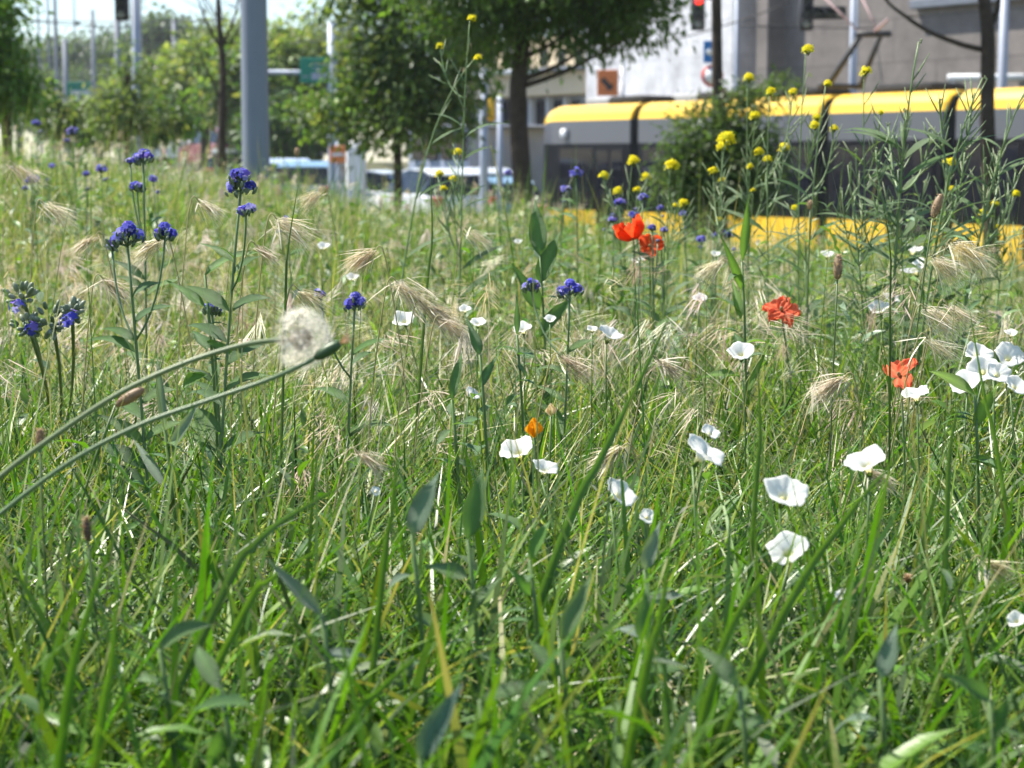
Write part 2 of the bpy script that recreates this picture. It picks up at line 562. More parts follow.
sprigs(1500, 0.55, 2.0, 0.6, .08, .30, 8, (.022, .05), (.25, .42), GLAUC)
sprigs(1150, 0.6, 2.2, 0.6, .10, .33, 6, (.05, .095), (.14, .26), GLAUC + GREEN[:2])
sprigs(3600, 1.9, 5.5, 0.5, .12, .36, 10, (.018, .046), (.25, .45), GLAUC + GREEN)
sprigs(4600, 5.0, 14, 0.6, .2, .48, 9, (.035, .075), (.2, .42), GLAUC + GREEN + [(.2, .28, .07)])
sprigs(240, 4.0, 7.5, 0.5, .30, .50, 11, (.035, .07), (.16, .3), GLAUC + GREEN, (70, 330))
sprigs(150, 3.0, 4.4, 0.5, .40, .60, 14, (.03, .065), (.14, .26), GLAUC, (315, 470))
sprigs(240, 4.0, 8, 0.5, .34, .52, 11, (.035, .07), (.16, .3), GLAUC + GREEN, (-120, 80))
stuff(g.build('leafy_ground_cover', 'leaf'), 'low leafy sprigs with small grey green leaves between the grass', 'ground cover')


# ------------------------------------------------------------------ single plants
def curve3(a, b, sag=(0, 0, 0), n=8):
    a, b, m = Vector(a), Vector(b), Vector(sag)
    return [a.lerp(b, i / n) + m * (4 * (i / n) * (1 - i / n)) for i in range(n + 1)]


def ctx(p, lean=0.05):
    """ground point under a flower at p"""
    bx, by = p.x + random.uniform(-lean, lean), p.y + random.uniform(-lean, lean)
    return Vector((bx, by, g1(bx, by)))


def bindweed(px, py, z, wid, face, label, group='white bindweed flowers in the meadow'):
    p = at_z(px, py, z) if z < EYE - 0.02 and py > 175 else at(px, py, 6)
    r = wid / 2 * p.y / F
    b = ctx(p)
    t = thing('bindweed_flower', label, 'flower', b, group)
    d = Vector(face).normalized()
    X, Y, d = frame(d)
    q = p - b
    st = G((0.12, 0.2, 0.06))
    st.tube(curve3((0, 0, 0), q - d * r * 1.15, (random.uniform(-.02, .02), random.uniform(-.02, .02), 0)), .0011, 5)
    st.build('stem', 'stem', t)
    n, rows = 40, [(-.95, .09), (-.62, .17), (-.34, .36), (-.18, .62), (-.05, .86), (0.0, 1.0), (-.03, 1.05)]
    am, fq = random.uniform(.05, .16), random.choice([2, 3])
    ph = random.uniform(0, 6)
    vv, cc = [], []
    for hgt, rad in rows:
        for j in range(n):
            a = 2 * PI * j / n
            k = 1 + .05 * rad * math.cos(5 * a + ph) + .025 * rad ** 3 * math.sin(13 * a + ph) + .04 * math.sin(3 * a + ph * 2)
            hh = hgt + .05 * rad * math.sin(5 * a + ph + 1) + am * rad * math.sin(fq * a + ph) + .03 * rad * rad * math.sin(11 * a + ph * 3) + .02 * rad * math.cos(10 * a)
            vv.append(q + (X * math.cos(a) + Y * math.sin(a)) * (r * rad * k) + d * (r * hh))
            w = 0.55 if rad < .25 else 1
            fold = .10 * abs(math.cos(2.5 * a)) ** 10 * (1 - .6 * rad) + .03 * abs(math.sin(20 * a))
            cc.append((.91 - fold * .6, (.91 if w == 1 else .86) - fold, .89 * w - fold * 1.1))
    f = [(i * n + j, i * n + (j + 1) % n, (i + 1) * n + (j + 1) % n, (i + 1) * n + j) for i in range(len(rows) - 1) for j in range(n)]
    c = G()
    c.add(vv, f, np.array(cc))
    c.build('corolla', 'petal', t)
    k = G((.14, .22, .07))
    for j in range(5):
        a = j * 2 * PI / 5
        o = X * math.cos(a) + Y * math.sin(a)
        k.leaf(q - d * r * 1.2, d + o * .35, o, r * .55, r * .3, 0.1, .2, 4)
    k.build('calyx', 'leaf', t)
    return t


UPF = (0.0, -0.45, 0.9)
S = 'small white bindweed flower '
for px, py, z, wid, face, lab in [
    (707, 449, .40, 42, (.55, -.25, .75), 'white bindweed flower fanned wide open, well right of the orange flower'),
    (865, 458, .40, 40, (-.3, -.3, .9), 'white bindweed flower cupped upward among the dry stalks below the torn red poppy'),
    (787, 490, .38, 44, (.2, -.5, .8), 'white bindweed flower crossed by a slanting green blade'),
    (787, 547, .34, 40, (-.2, -.55, .8), 'lowest large white bindweed flower, sunk between green blades'),
    (622, 491, .36, 34, (.5, -.4, .6), 'white bindweed flower half hidden by an upright grass blade'),
    (648, 516, .34, 16, (.2, -.7, .5), 'narrow white bindweed flower peeping out just below a half hidden one'),
    (516, 447, .36, 34, (-.3, -.4, .8), 'ragged white bindweed flower under the orange flower'),
    (546, 466, .35, 26, (.3, -.3, .8), 'white bindweed flower among dry straw just below the orange flower'),
    (915, 391, .40, 26, (-.2, -.2, .9), 'white bindweed flower directly under the torn red poppy'),
    (741, 350, .40, 26, (-.1, -.5, .8), 'white bindweed flower alone under the star shaped red poppy'),
    (979, 352, .39, 26, (.1, -.6, .7), 'topmost white bindweed flower of the dense cluster by the right edge'),
    (983, 368, .39, 30, (-.2, -.7, .7), 'white bindweed flower at the heart of the dense cluster by the right edge'),
    (999, 372, .39, 24, (.2, -.7, .6), 'white bindweed flower low in the dense cluster by the right edge'),
    (1010, 354, .39, 30, (.1, -.6, .7), 'broad white bindweed flower in the dense cluster, touching the right edge'),
    (1017, 384, .38, 24, (.3, -.6, .7), 'lowest white bindweed flower of the dense cluster, at the right edge'),
    (964, 381, .38, 30, (-.3, -.5, .7), 'white bindweed flower lying flat left of the dense cluster'),
    (880, 306, .41, 21, (-.2, -.4, .8), 'rounded white bindweed flower beside a thin dark stem, one of a pair'),
    (892, 297, .41, 18, (.3, -.3, .8), 'smaller upper white bindweed flower of the pair beside a thin stem'),
    (913, 247, .47, 20, (.1, -.2, .95), 'white bindweed flower in front of the yellow tram skirt'),
    (913, 266, .45, 24, (-.4, -.3, .8), 'white bindweed flower at the edge of the pale drooping grass heads by the tram'),
    (827, 253, .46, 12, UPF, 'tiny white bindweed flower above a brown plantain head'),
    (611, 332, .42, 24, (.3, -.3, .8), 'white bindweed flower with torn rim below the bright blue bugloss'),
    (592, 328, .42, 10, UPF, 'tiny white bindweed flower touching a torn one below the blue bugloss'),
    (550, 318, .42, 12, UPF, 'tiny white bindweed flower just below the pair of blue bugloss heads'),
    (522, 327, .42, 18, (-.2, -.4, .8), 'white bindweed flower beside an upright dark bud stalk'),
    (478, 321, .42, 15, UPF, 'flat white bindweed flower between the straw heads and the dark bud stalk'),
    (465, 308, .42, 12, UPF, 'faint white bindweed flower above a flat white one near the straw heads'),
    (403, 318, .42, 22, (-.2, -.5, .7), 'white bindweed flower right of the seed clock among drooping straw heads'),
    (353, 276, .44, 12, UPF, 'tiny white bindweed flower above the small blue bugloss beside the seed clock'),
    (324, 245, .46, 12, UPF, 'tiny white bindweed flower right of the drooping pale brome'),
    (711, 431, .40, 18, (.3, -.5, .7), 'small white bindweed flower just behind the wide open one'),
    (473, 393, .38, 15, (.5, -.4, .6), 'narrow white bindweed flower left of the orange flower'),
    (1011, 332, .40, 12, UPF, 'tiny white bindweed flower just above the dense cluster'),
    (700, 297, .43, 14, UPF, 'tiny white bindweed flower left of the star shaped red poppy'),
    (376, 491, .33, 10, (.3, -.7, .5), 'narrow white bindweed flower beside the large grey leaves'),
    (843, 594, .31, 16, UPF, 'small white bindweed flower deep in the grass below the others'),
    (1016, 619, .30, 18, (-.3, -.6, .7), 'white bindweed flower low at the right edge in thick grass'),
    (645, 257, .45, 10, UPF, 'tiny white bindweed flower just below the drooping second poppy'),
    (636, 260, .45, 9, UPF, 'tiny white bindweed flower just below the upright red poppy'),
    (716, 253, .46, 9, UPF, 'tiny white bindweed flower under the dark bush'),
    (518, 241, .46, 8, UPF, 'tiny white bindweed flower left of the upright lance leaves'),
]:
    bindweed(px, py, z, wid, face, lab)


def poppy(px, py, D, size, petals, col, face, label):
    p = at(px, py, D)
    r = size / 2 * D / F
    b = ctx(p)
    q = p - b
    t = thing('poppy', label, 'poppy', b, 'red poppies')
    s = G((.13, .19, .07))
    d = Vector(face).normalized()
    X, Y, d = frame(d)
    s.tube(curve3((0, 0, 0), q - d * r * .5, (.015, 0, 0)), .0014, 6)
    s.build('stem', 'stem', t)
    for (a, el, L, W) in petals:
        o = X * math.cos(a) + Y * math.sin(a)
        gg = G(col)
        n, m = 12, 14
        v, cc = [], []
        for i in range(n + 1):
            u = i / n
            e = el - .45 * u
            for j in range(m + 1):
                w = (j / m - .5) * 2
                wid = (W * 1.25 if W < .7 else W) * r * math.sin(PI * (.12 + .80 * u ** .8)) ** .7
                tg = d.cross(o)
                rough = .15 * r * math.sin(9 * w + 5 * u + a * 3) * u + .05 * r * math.sin(21 * w + a) * u + .06 * r * random.uniform(-1, 1) * u
                pos = q - d * r * .45 + o * (L * r * u * math.cos(e)) + d * (L * r * u * math.sin(e) + (w * w) * .22 * r * u + rough) + tg * (w * wid * (.5 + .5 * u)) - o * (.18 * r * w * w * u)
                v.append(pos)
                cc.append(tuple(np.array(col) * (1 if u > .14 else .8) * (1 + .10 * math.sin(19 * w + 3 * u) + .08 * math.sin(7 * w))))
        gg.add(v, [(i * (m + 1) + j, i * (m + 1) + j + 1, (i + 1) * (m + 1) + j + 1, (i + 1) * (m + 1) + j) for i in range(n) for j in range(m)], np.clip(cc, 0, 1))
        gg.build('petal', 'petal', t)
    c = G((.05, .06, .03))
    c.blob(q - d * r * .32, r * .09, r * .09, r * .16, (.26, .22, .10), axis=d)
    c.build('flower_centre', 'stem', t)


RED = (0.85, 0.10, 0.025)
PALE_RED = (0.82, 0.20, 0.10)
poppy(631, 233, 3.3, 34, [(0, 1.2, 1.3, 1.2), (1.6, 1.35, 1.4, 1.2), (3.1, 1.2, 1.3, 1.2), (4.7, 1.3, 1.35, 1.2)], RED, (-.35, -.1, .95), 'bright red poppy with a full upright cup, beside the yellow weeds')
poppy(651, 243, 3.4, 32, [(0.2, .5, 1.0, .6), (2.1, .4, .9, .55), (4.4, .3, .9, .6)], RED, (.2, -.8, .5), 'faded red poppy drooping half hidden behind the upright one')
poppy(782, 304, 2.9, 42, [(0, .25, 1, .45), (1.2, .5, .9, .4), (2.6, .2, 1, .45), (3.9, .35, .9, .45), (5.2, .2, 1, .4)], PALE_RED, (0, -.6, .75), 'pale red poppy opened into a ragged star in the middle right of the meadow')
poppy(897, 369, 2.2, 44, [(2.6, .5, 1.1, .5), (1.2, .6, 1.1, .45), (5.6, .2, 1.0, .5)], PALE_RED, (-.35, -.35, .75), 'torn red poppy with three petals left, above a white bindweed flower')


def cup_flower(px, py, z, size, col, label, cat):
    p = at_z(px, py, z)
    r = size / 2 * p.y / F
    b = ctx(p)
    q = p - b
    t = thing('cup_flower', label, cat, b)
    s = G((.13, .2, .05))
    s.tube(curve3((0, 0, 0), q - Vector((0, 0, r)), (.01, .01, 0)), .0013, 6)
    s.build('stem', 'stem', t)
    for k in range(4):
        a = k * PI / 2 + .4
        o = Vector((math.cos(a), math.sin(a), 0))
        pg = G(col)
        pg.leaf(q - Vector((0, 0, r)), Vector((0, 0, 1)) + o * .42, -o, r * 2.1, r * 1.9, -.75, .45, 6, None, .05, .5)
        pg.build('petal', 'petal', t)


cup_flower(534, 428, .38, 20, (.85, .42, .015), 'single orange cup shaped flower low in the dry grass', 'flower')
cup_flower(551, 410, .39, 13, (.80, .66, .40), 'cream coloured half closed flower just behind the orange one', 'flower')

BLUE = [(.17, .17, .68), (.11, .11, .56), (.30, .29, .78), (.09, .09, .44), (.42, .39, .78), (.26, .18, .60)]


def floret_head(gf, gc, q, d, rad, nfl, fl=.0045):
    """cluster of five-petalled florets over hairy calyces"""
    X, Y, d = frame(d)
    for k in range(nfl):
        a = k * 2.4 + random.uniform(-.3, .3)
        ph = .15 + 1.35 * math.sqrt((k + .5) / nfl)
        n = (X * math.cos(a) + Y * math.sin(a)) * math.sin(ph) + d * math.cos(ph)
        n = (n + Vector((random.uniform(-.2, .2), random.uniform(-.2, .2), random.uniform(-.1, .3)))).normalized()
        c = q + n * rad * random.uniform(.6, 1.1) - d * rad * .45
        x, yv, n = frame(n)
        col = random.choice(BLUE)
        gc.tube([q - d * rad * .9, c - n * fl * .9, c - n * fl * .1], [.0010, .0026, .0020], 5, random.choice([(.14, .18, .10), (.20, .24, .15), (.10, .14, .08), (.12, .09, .12)]))
        s = fl * random.uniform(.8, 1.2)
        r0 = random.uniform(0, 6)
        for j in range(5):
            b = r0 + j * 2 * PI / 5
            o = x * math.cos(b) + yv * math.sin(b)
            w = n.cross(o)
            gf.add([c, c + o * s * .6 - w * s * .45 + n * s * .25, c + o * s * 1.1 - w * s * .2 + n * s * .1, c + o * s * 1.1 + w * s * .2 + n * s * .1, c + o * s * .6 + w * s * .45 + n * s * .25],
                   [(0, 4, 3, 2, 1)], col)


def bugloss(heads, base_px, D, label, nleaf=8, group='blue bugloss plants', leaf_len=.075):
    """heads: (px, py, width in px, florets)"""
    p0 = at(heads[0][0], heads[0][1], D)
    bx = at(base_px, 400, D).x
    b = Vector((bx, D + .03, g1(bx, D + .03)))
    t = thing('bugloss_plant', label, 'wildflower', b, group)
    st = G((.19, .27, .13))
    main = None
    for i, (px, py, w, nf) in enumerate(heads):
        q = at(px, py, D + random.uniform(-.04, .04)) - b
        rad = w / 2 * D / F * .86
        if main is None:
            main = curve3((0, 0, 0), q - Vector((0, 0, rad * .5)), (random.uniform(-.01, .01), 0, 0), 10)
            st.tube(main, [.0026 - .0001 * k for k in range(11)], 6)
        else:
            k = 8
            while k > 2 and main[k].z > q.z - .035:
                k -= 1
            a = main[k]
            st.tube(curve3(a, q - Vector((0, 0, rad * .5)), ((q.x - a.x) * .15, 0, -.01), 6), .0014, 5)
        gf, gc = G(), G()
        if w < 18:
            floret_head(gf, gc, q, (random.uniform(-.2, .2), -.25, 1), rad, int(nf * 1.7), min(.0046, rad * .30))
        else:
            m = 4 if w > 30 else 3
            for k in range(m):
                o = Vector(((k / (m - 1) - .5) * 1.15 * rad, random.uniform(-.4, .4) * rad, random.uniform(-.3, .3) * rad + (.3 * rad if 0 < k < m - 1 else -.1 * rad)))
                floret_head(gf, gc, q + o, (o.x / rad * .7, -.3, 1), rad * random.uniform(.42, .58), int(nf * 1.5 / m) + 2, .0040)
                for _ in range(7):
                    gc.blob(q + o + Vector((random.uniform(-.45, .45) * rad, random.uniform(-.5, .1) * rad, random.uniform(-.75, -.2) * rad)), .0018, .0018, .0042, random.choice([(.2, .25, .15), (.14, .19, .1), (.27, .31, .2)]), 6, 4, (o.x / rad, -.3, .9))
                gc.tube([q - Vector((0, 0, rad * .75)), q + o - Vector((0, 0, rad * .3))], .0013, 5, (.17, .23, .12))
        h = gc.build('flower_head', 'stem', t)
        gf.build('florets', 'petal', h)
    st.build('stem', 'stem', t)
    nleaf = int(nleaf * 1.6)
    for k in range(nleaf):
        u = .35 + .58 * k / max(nleaf, 1)
        i = int(u * 10)
        a = random.uniform(0, 2 * PI) if k % 2 else random.choice([0, PI]) + random.uniform(-.5, .5)
        lg = G(random.choice([(.10, .19, .05), (.09, .16, .06), (.13, .21, .07)]))
        L = leaf_len * (1.25 - .7 * u) * random.uniform(.8, 1.2)
        lg.leaf(main[i].lerp(main[i + 1], random.random()), (math.cos(a), math.sin(a), .9), (-math.cos(a), -math.sin(a) - random.uniform(.4, 1.6), .8), L, L * .26, random.uniform(.6, 1.5), .3, 6, None, .05, .42, 1.35)
        lg.build('leaf', 'leaf', t)


bugloss([(127, 233, 40, 26), (165, 232, 24, 14), (112, 246, 14, 5)], 152, 2.15, 'tall blue bugloss with a broad deep violet head, left of the drooping brome', 9)
bugloss([(241, 180, 36, 26), (246, 208, 20, 10)], 205, 2.25, 'tall blue bugloss whose head rises in front of the thick grey pole', 9)
bugloss([(143, 155, 24, 18), (137, 186, 18, 9), (130, 160, 12, 6)], 138, 3.0, 'blue bugloss with stacked heads on one upright stalk at the far left', 6)
bugloss([(570, 286, 28, 24), (531, 285, 20, 12)], 556, 2.6, 'bright blue bugloss with a pair of heads in the centre of the meadow', 6)
bugloss([(355, 300, 24, 18), (320, 293, 16, 8)], 345, 2.4, 'small blue bugloss just above the fluffy seed clock', 6)
bugloss([(212, 308, 20, 9)], 215, 2.3, 'pale woolly bugloss with few flowers left of the seed clock', 8)
for k, (px, py, w, D, lab) in enumerate([
    (32, 177, 18, 5.2, 'distant blue bugloss in the grass at the left edge'), (101, 168, 14, 5.6, 'distant blue bugloss left of the stacked bugloss stalk'),
    (73, 130, 16, 6.5, 'distant blue bugloss below the olive shrub'), (52, 165, 9, 6.2, 'distant faint blue bugloss, lower one below the olive shrub'),
    (153, 178, 12, 4.6, 'pale distant bugloss just right of the stacked bugloss stalk'), (36, 122, 12, 7.6, 'distant blue bugloss under the bright green tree'),
    (286, 218, 8, 4.2, 'tiny blue bugloss above the pale brome head'), (86, 173, 9, 6.0, 'distant blue bugloss, faint speck in the left meadow'),
    (576, 172, 17, 4.6, 'pale blue bugloss in front of the dark tram front'), (620, 201, 13, 4.4, 'blue bugloss between yellow weed heads and the tram'),
    (643, 196, 12, 3.7, 'blue bugloss just above the upright red poppy'), (634, 214, 14, 4.3, 'blue bugloss touching the top of the red poppy'),
    (613, 219, 11, 4.4, 'blue bugloss left of the red poppy'), (660, 207, 9, 4.4, 'small blue bugloss right above the drooping poppy'),
    (652, 227, 10, 3.3, 'blue bugloss hanging over the drooping poppy'), (664, 229, 9, 3.4, 'blue bugloss right of the drooping poppy'),
    (683, 213, 9, 4.5, 'small blue bugloss below a low yellow weed head'), (701, 238, 12, 4.2, 'blue bugloss below the left side of the dark bush'),
    (729, 233, 12, 4.3, 'blue bugloss below the right side of the dark bush'), (714, 235, 8, 4.6, 'faint blue bugloss below the middle of the dark bush'),
    (564, 188, 10, 4.9, 'faint blue bugloss by the tree trunk and tram'), (508, 172, 9, 6.5, 'distant violet bugloss left of the dark tree trunk'),
]):
    bugloss([(px, py, w, 12), (px + random.uniform(-9, 9), py + random.uniform(8, 16), w * .5, 4)], px + random.uniform(-10, 10), D, lab, 6)

# woolly budded bugloss at the left edge
t = thing('budded_bugloss', 'stout grey woolly bugloss in bud with a few blue flowers at the left edge', 'wildflower', at_z(45, 480, 0.0))
b = t.location.copy()
st = G((.15, .2, .11))
for cx, cy, w in ((22, 295, 34), (28, 325, 30), (52, 318, 40), (72, 310, 26)):
    q = at(cx, cy, 2.0) - b
    st.tube(curve3((0, 0, 0), q, (.02, 0, 0), 6), .0022, 5)
    hd = G()
    r = w / 2 * 2.0 / F
    for k in range(26):
        v = Vector((random.gauss(0, 1), random.gauss(0, 1), random.gauss(0, 1))).normalized()
        hd.blob(q + v * r * random.uniform(.5, 1), .0028, .0028, .0055, random.choice([(.24, .28, .19), (.16, .2, .12), (.30, .33, .24)]), 6, 4, v + Vector((0, 0, .5)))
    hd.build('bud_head', 'stem', t)
for cx, cy in ((16, 305), (31, 328), (66, 320), (71, 316)):
    q = at(cx, cy, 1.98) - b
    gf, gc = G(), G()
    floret_head(gf, gc, q, (0, -.8, .5), .007, 5, .0045)
    gf.build('florets', 'petal', t)
st.build('stem', 'stem', t)
for k in range(7):
    a = random.uniform(0, 6.28)
    lg = G((.12, .19, .08))
    lg.leaf((0, 0, .12 + .04 * k), (math.cos(a), math.sin(a), .6), (0, 0, 1), .09, .018, .8, .3)
    lg.build('leaf', 'leaf', t)


# yellow mustard weeds
def mustard(base_px, D, tips, label, base_y=None, pods=1.0, nleaf=6, thick=.0017):
    D *= 1.5
    thick *= 1.5
    nleaf = int(nleaf * 1.6)
    """tips: (px, py, head width px or 0, [via px, via py])"""
    bp = at(base_px, 400, D)
    b = Vector((bp.x, D, g1(bp.x, D)))
    t = thing('mustard_weed', label, 'wildflower', b, 'yellow flowering weeds')
    st = G((.21, .30, .12))
    main = None
    for i, tp in enumerate(tips):
        D2 = D + random.uniform(-.06, .06)
        q = at(tp[0], tp[1], D2) - b
        if main is None:
            via = at(tp[3], tp[4], D2) - b if len(tp) > 4 else q * .5 + Vector((random.uniform(-.02, .02), 0, .03))
            pts = []
            for k in range(15):
                u = k / 14
                pts.append(via * (2 * u * (1 - u)) * 1.0 + q * u * u + Vector((.004 * math.sin(5 * u + i), 0, 0)))
            main = pts
            st.tube(pts, [thick * (1 - .6 * k / 14) for k in range(15)], 5)
            path = pts
        else:
            lo = [k for k in range(15) if main[k].z < q.z - .10] or [3]
            j = max(2, min(lo[-1], 11))
            a = main[j]
            path = [a.lerp(q, k / 8) + Vector(((q.x - a.x) * .16, 0, -.02)) * (4 * (k / 8) * (1 - k / 8)) for k in range(9)]
            st.tube(path, [thick * .65 * (1 - .4 * k / 8) for k in range(9)], 5)
        # seed pods up the stalk
        n = len(path)
        cnt = int((10 if i == 0 else 7) * pods)
        for k in range(cnt):
            u = .42 + .54 * k / max(cnt, 1)
            fi = u * (n - 1)
            ii = min(int(fi), n - 2)
            a = path[ii].lerp(path[ii + 1], fi - ii)
            tg = (path[ii + 1] - path[ii]).normalized()
            ang = random.uniform(0, 6.28)
            X, Y, tg = frame(tg)
            o = X * math.cos(ang) + Y * math.sin(ang)
            L = random.uniform(.024, .052)
            d = (tg + o * random.uniform(.5, .95)).normalized()
            pd = G(random.choice([(.20, .28, .12), (.26, .31, .16), (.17, .25, .10)]))
            pd.tube([a, a + d * L * .3, a + d * L * .6 + tg * L * .05, a + d * L + tg * L * .15], [.0008, .0014, .0014, .0005], 4)
            pd.build('seed_pod', 'stem', t)
        if tp[2]:
            r = tp[2] / 2 * D / F * .86
            fl = G()
            for k in range(34):
                ang = k * 2.4
                rr = r * math.sqrt((k + .5) / 34)
                c = q + Vector((math.cos(ang) * rr * .95, math.sin(ang) * rr * .95, r * .85 * math.sqrt(max(0, 1 - (rr / r) ** 2)) - .5 * r + random.uniform(-.35, .35) * r))
                nn = Vector((math.cos(ang) * rr / r + random.uniform(-.4, .4), math.sin(ang) * rr / r + random.uniform(-.4, .4), .6)).normalized()
                x, yv, nn = frame(nn)
                s = r * random.uniform(.3, .45)
                col = random.choice([(.80, .68, .015), (.72, .66, .02), (.85, .74, .03), (.55, .55, .03)])
                for j in range(4):
                    o = x * math.cos(j * PI / 2 + k) + yv * math.sin(j * PI / 2 + k)
                    w = nn.cross(o)
                    fl.add([c, c + o * s * .8 - w * s * .4 + nn * s * .2, c + o * s * 1.15, c + o * s * .8 + w * s * .4 + nn * s * .2], [(0, 3, 2, 1)], col)
            for k in range(10):
                a = random.uniform(0, 6.28)
                fl.tube([q - Vector((0, 0, r * 1.1)), q + Vector((math.cos(a) * r * .7, math.sin(a) * r * .7, -r * .1))], [.0006, .0012], 4, (.28, .33, .06))
            fl.build('flower_cluster', 'petal', t)
        else:
            bd = G((.25, .30, .14))
            for k in range(6):
                bd.blob(q + Vector((random.uniform(-.003, .003), random.uniform(-.003, .003), random.uniform(-.004, .004))), .0012, .0012, .002, None, 6, 4)
            bd.build('bud_tip', 'stem', t)
    st.build('stem', 'stem', t)
    for k in range(nleaf):
        i = int(4 + 7 * k / max(nleaf, 1))
        a = random.choice([0, PI]) + random.uniform(-.9, .9)
        lg = G(random.choice([(.12, .20, .07), (.16, .23, .11), (.10, .17, .06)]))
        L = random.uniform(.06, .12)
        lg.leaf(main[i].lerp(main[i + 1], random.random()), (math.cos(a), math.sin(a), .8), (-math.cos(a), -math.sin(a) - random.uniform(.2, 1.5), .8), L, L * .115, random.uniform(.4, 1.2), .2, 5)
        lg.build('leaf', 'leaf', t)


mustard(452, 2.5, [(472, 18, 10, 458, 190), (440, 45, 9), (458, 151, 10), (453, 178, 9), (440, 173, 11), (444, 188, 9)], 'lanky yellow weed rising alone before the big tree crown', pods=.8)
mustard(385, 2.5, [(478, 57, 9, 392, 150)], 'thin yellow weed leaning far over to the right before the dark crown', pods=.5, nleaf=3)
mustard(612, 3.0, [(634, 160, 14, 620, 300), (646, 176, 12), (637, 189, 9), (604, 175, 12), (618, 190, 11)], 'low yellow weed with five round heads left of the poppy')
mustard(663, 2.8, [(672, 164, 16, 664, 300), (684, 202, 11), (675, 205, 6)], 'yellow weed with one flat head before the left side of the dark bush')
mustard(705, 2.7, [(727, 137, 20, 712, 290), (722, 146, 13), (713, 170, 12), (722, 179, 9), (719, 219, 8)], 'yellow weed with a big double head in front of the dark bush')
mustard(745, 2.7, [(749, 77, 13, 748, 300), (755, 115, 13), (759, 151, 12), (750, 166, 8), (768, 159, 11), (753, 190, 6)], 'bushy yellow weed rising above the right edge of the dark bush')
mustard(768, 2.6, [(771, 91, 11, 765, 300), (793, 91, 10), (784, 147, 13), (795, 207, 9)], 'yellow weed with two level heads across the tram roof')
mustard(802, 2.5, [(808, 49, 14, 790, 280), (817, 117, 11), (815, 125, 12)], 'tall yellow weed reaching above the tram roof to the concrete wall', pods=1.3)
mustard(800, 2.45, [(828, 83, 10, 800, 260), (834, 128, 10), (806, 230, 0)], 'yellow weed leaning right past the dark tram joint')
mustard(868, 2.4, [(866, 70, 14, 864, 250), (881, 112, 7), (856, 150, 0)], 'slim yellow weed with one head just left of the tall pod stalks', pods=1.0, nleaf=9)
mustard(985, 2.5, [(1016, 193, 10, 990, 300), (995, 203, 9), (983, 212, 10), (997, 226, 6), (1020, 230, 0)], 'short yellow weed by the slender tree trunk at the right edge')
mustard(930, 2.5, [(952, 161, 11, 935, 280), (946, 161, 9), (952, 188, 7)], 'yellow weed with paired heads between the pod stalks', pods=1.0)
mustard(886, 2.2, [(921, 42, 0, 886, 230), (905, 110, 0), (888, 125, 0), (876, 150, 0), (930, 130, 0)], 'tall green weed gone to seed, its stalk crossing the tram roof', pods=1.8, nleaf=12, thick=.0024)
mustard(902, 2.15, [(985, 78, 0, 920, 220), (973, 95, 0), (940, 100, 0), (965, 150, 0)], 'green seed stalk leaning right, reaching over the slender tree trunk', pods=1.7, nleaf=11, thick=.0023)
mustard(925, 2.2, [(1030, 85, 0, 975, 190), (1000, 150, 0), (1016, 170, 0), (985, 160, 0)], 'green seed stalk leaning furthest right, out past the right edge', pods=1.5, nleaf=10, thick=.0022)
mustard(868, 2.2, [(850, 165, 0, 866, 280), (842, 190, 0), (862, 200, 0), (880, 190, 0)], 'short bushy green weed gone to seed, before the tram doors', pods=1.2, nleaf=16)
mustard(905, 2.3, [(900, 170, 0, 905, 280), (925, 180, 0), (890, 200, 0), (940, 205, 0)], 'dense leafy green weed at the foot of the tall seed stalks', pods=1.2, nleaf=18)

# ------------------------------------------------------------------ seed clock
Dk = 1.42
q0 = at(307, 333, Dk)
b0 = at(-60, 560, Dk)
b0 = Vector((b0.x - .12, Dk, g1(b0.x, Dk)))
t = thing('dandelion_clock', 'fluffy round dandelion clock, one side blown bare, on a long bowed stem', 'seed head', b0)
st = G((.20, .25, .12))
pts = [b0, at(-40, 520, Dk), at(0, 477, Dk), at(60, 432, Dk), at(120, 393, Dk), at(180, 365, Dk), at(235, 347, Dk), at(268, 341, Dk), at(288, 340, Dk)]


def smooth_path(p, n=5):
    out = []
    for i in range(len(p) - 1):
        a, b_, c, d = p[max(i - 1, 0)], p[i], p[i + 1], p[min(i + 2, len(p) - 1)]
        for k in range(n):
            u = k / n
            out.append(.5 * ((2 * b_) + (c - a) * u + (2 * a - 5 * b_ + 4 * c - d) * u * u + (3 * b_ - a - 3 * c + d) * u ** 3))
    return out + [p[-1]]


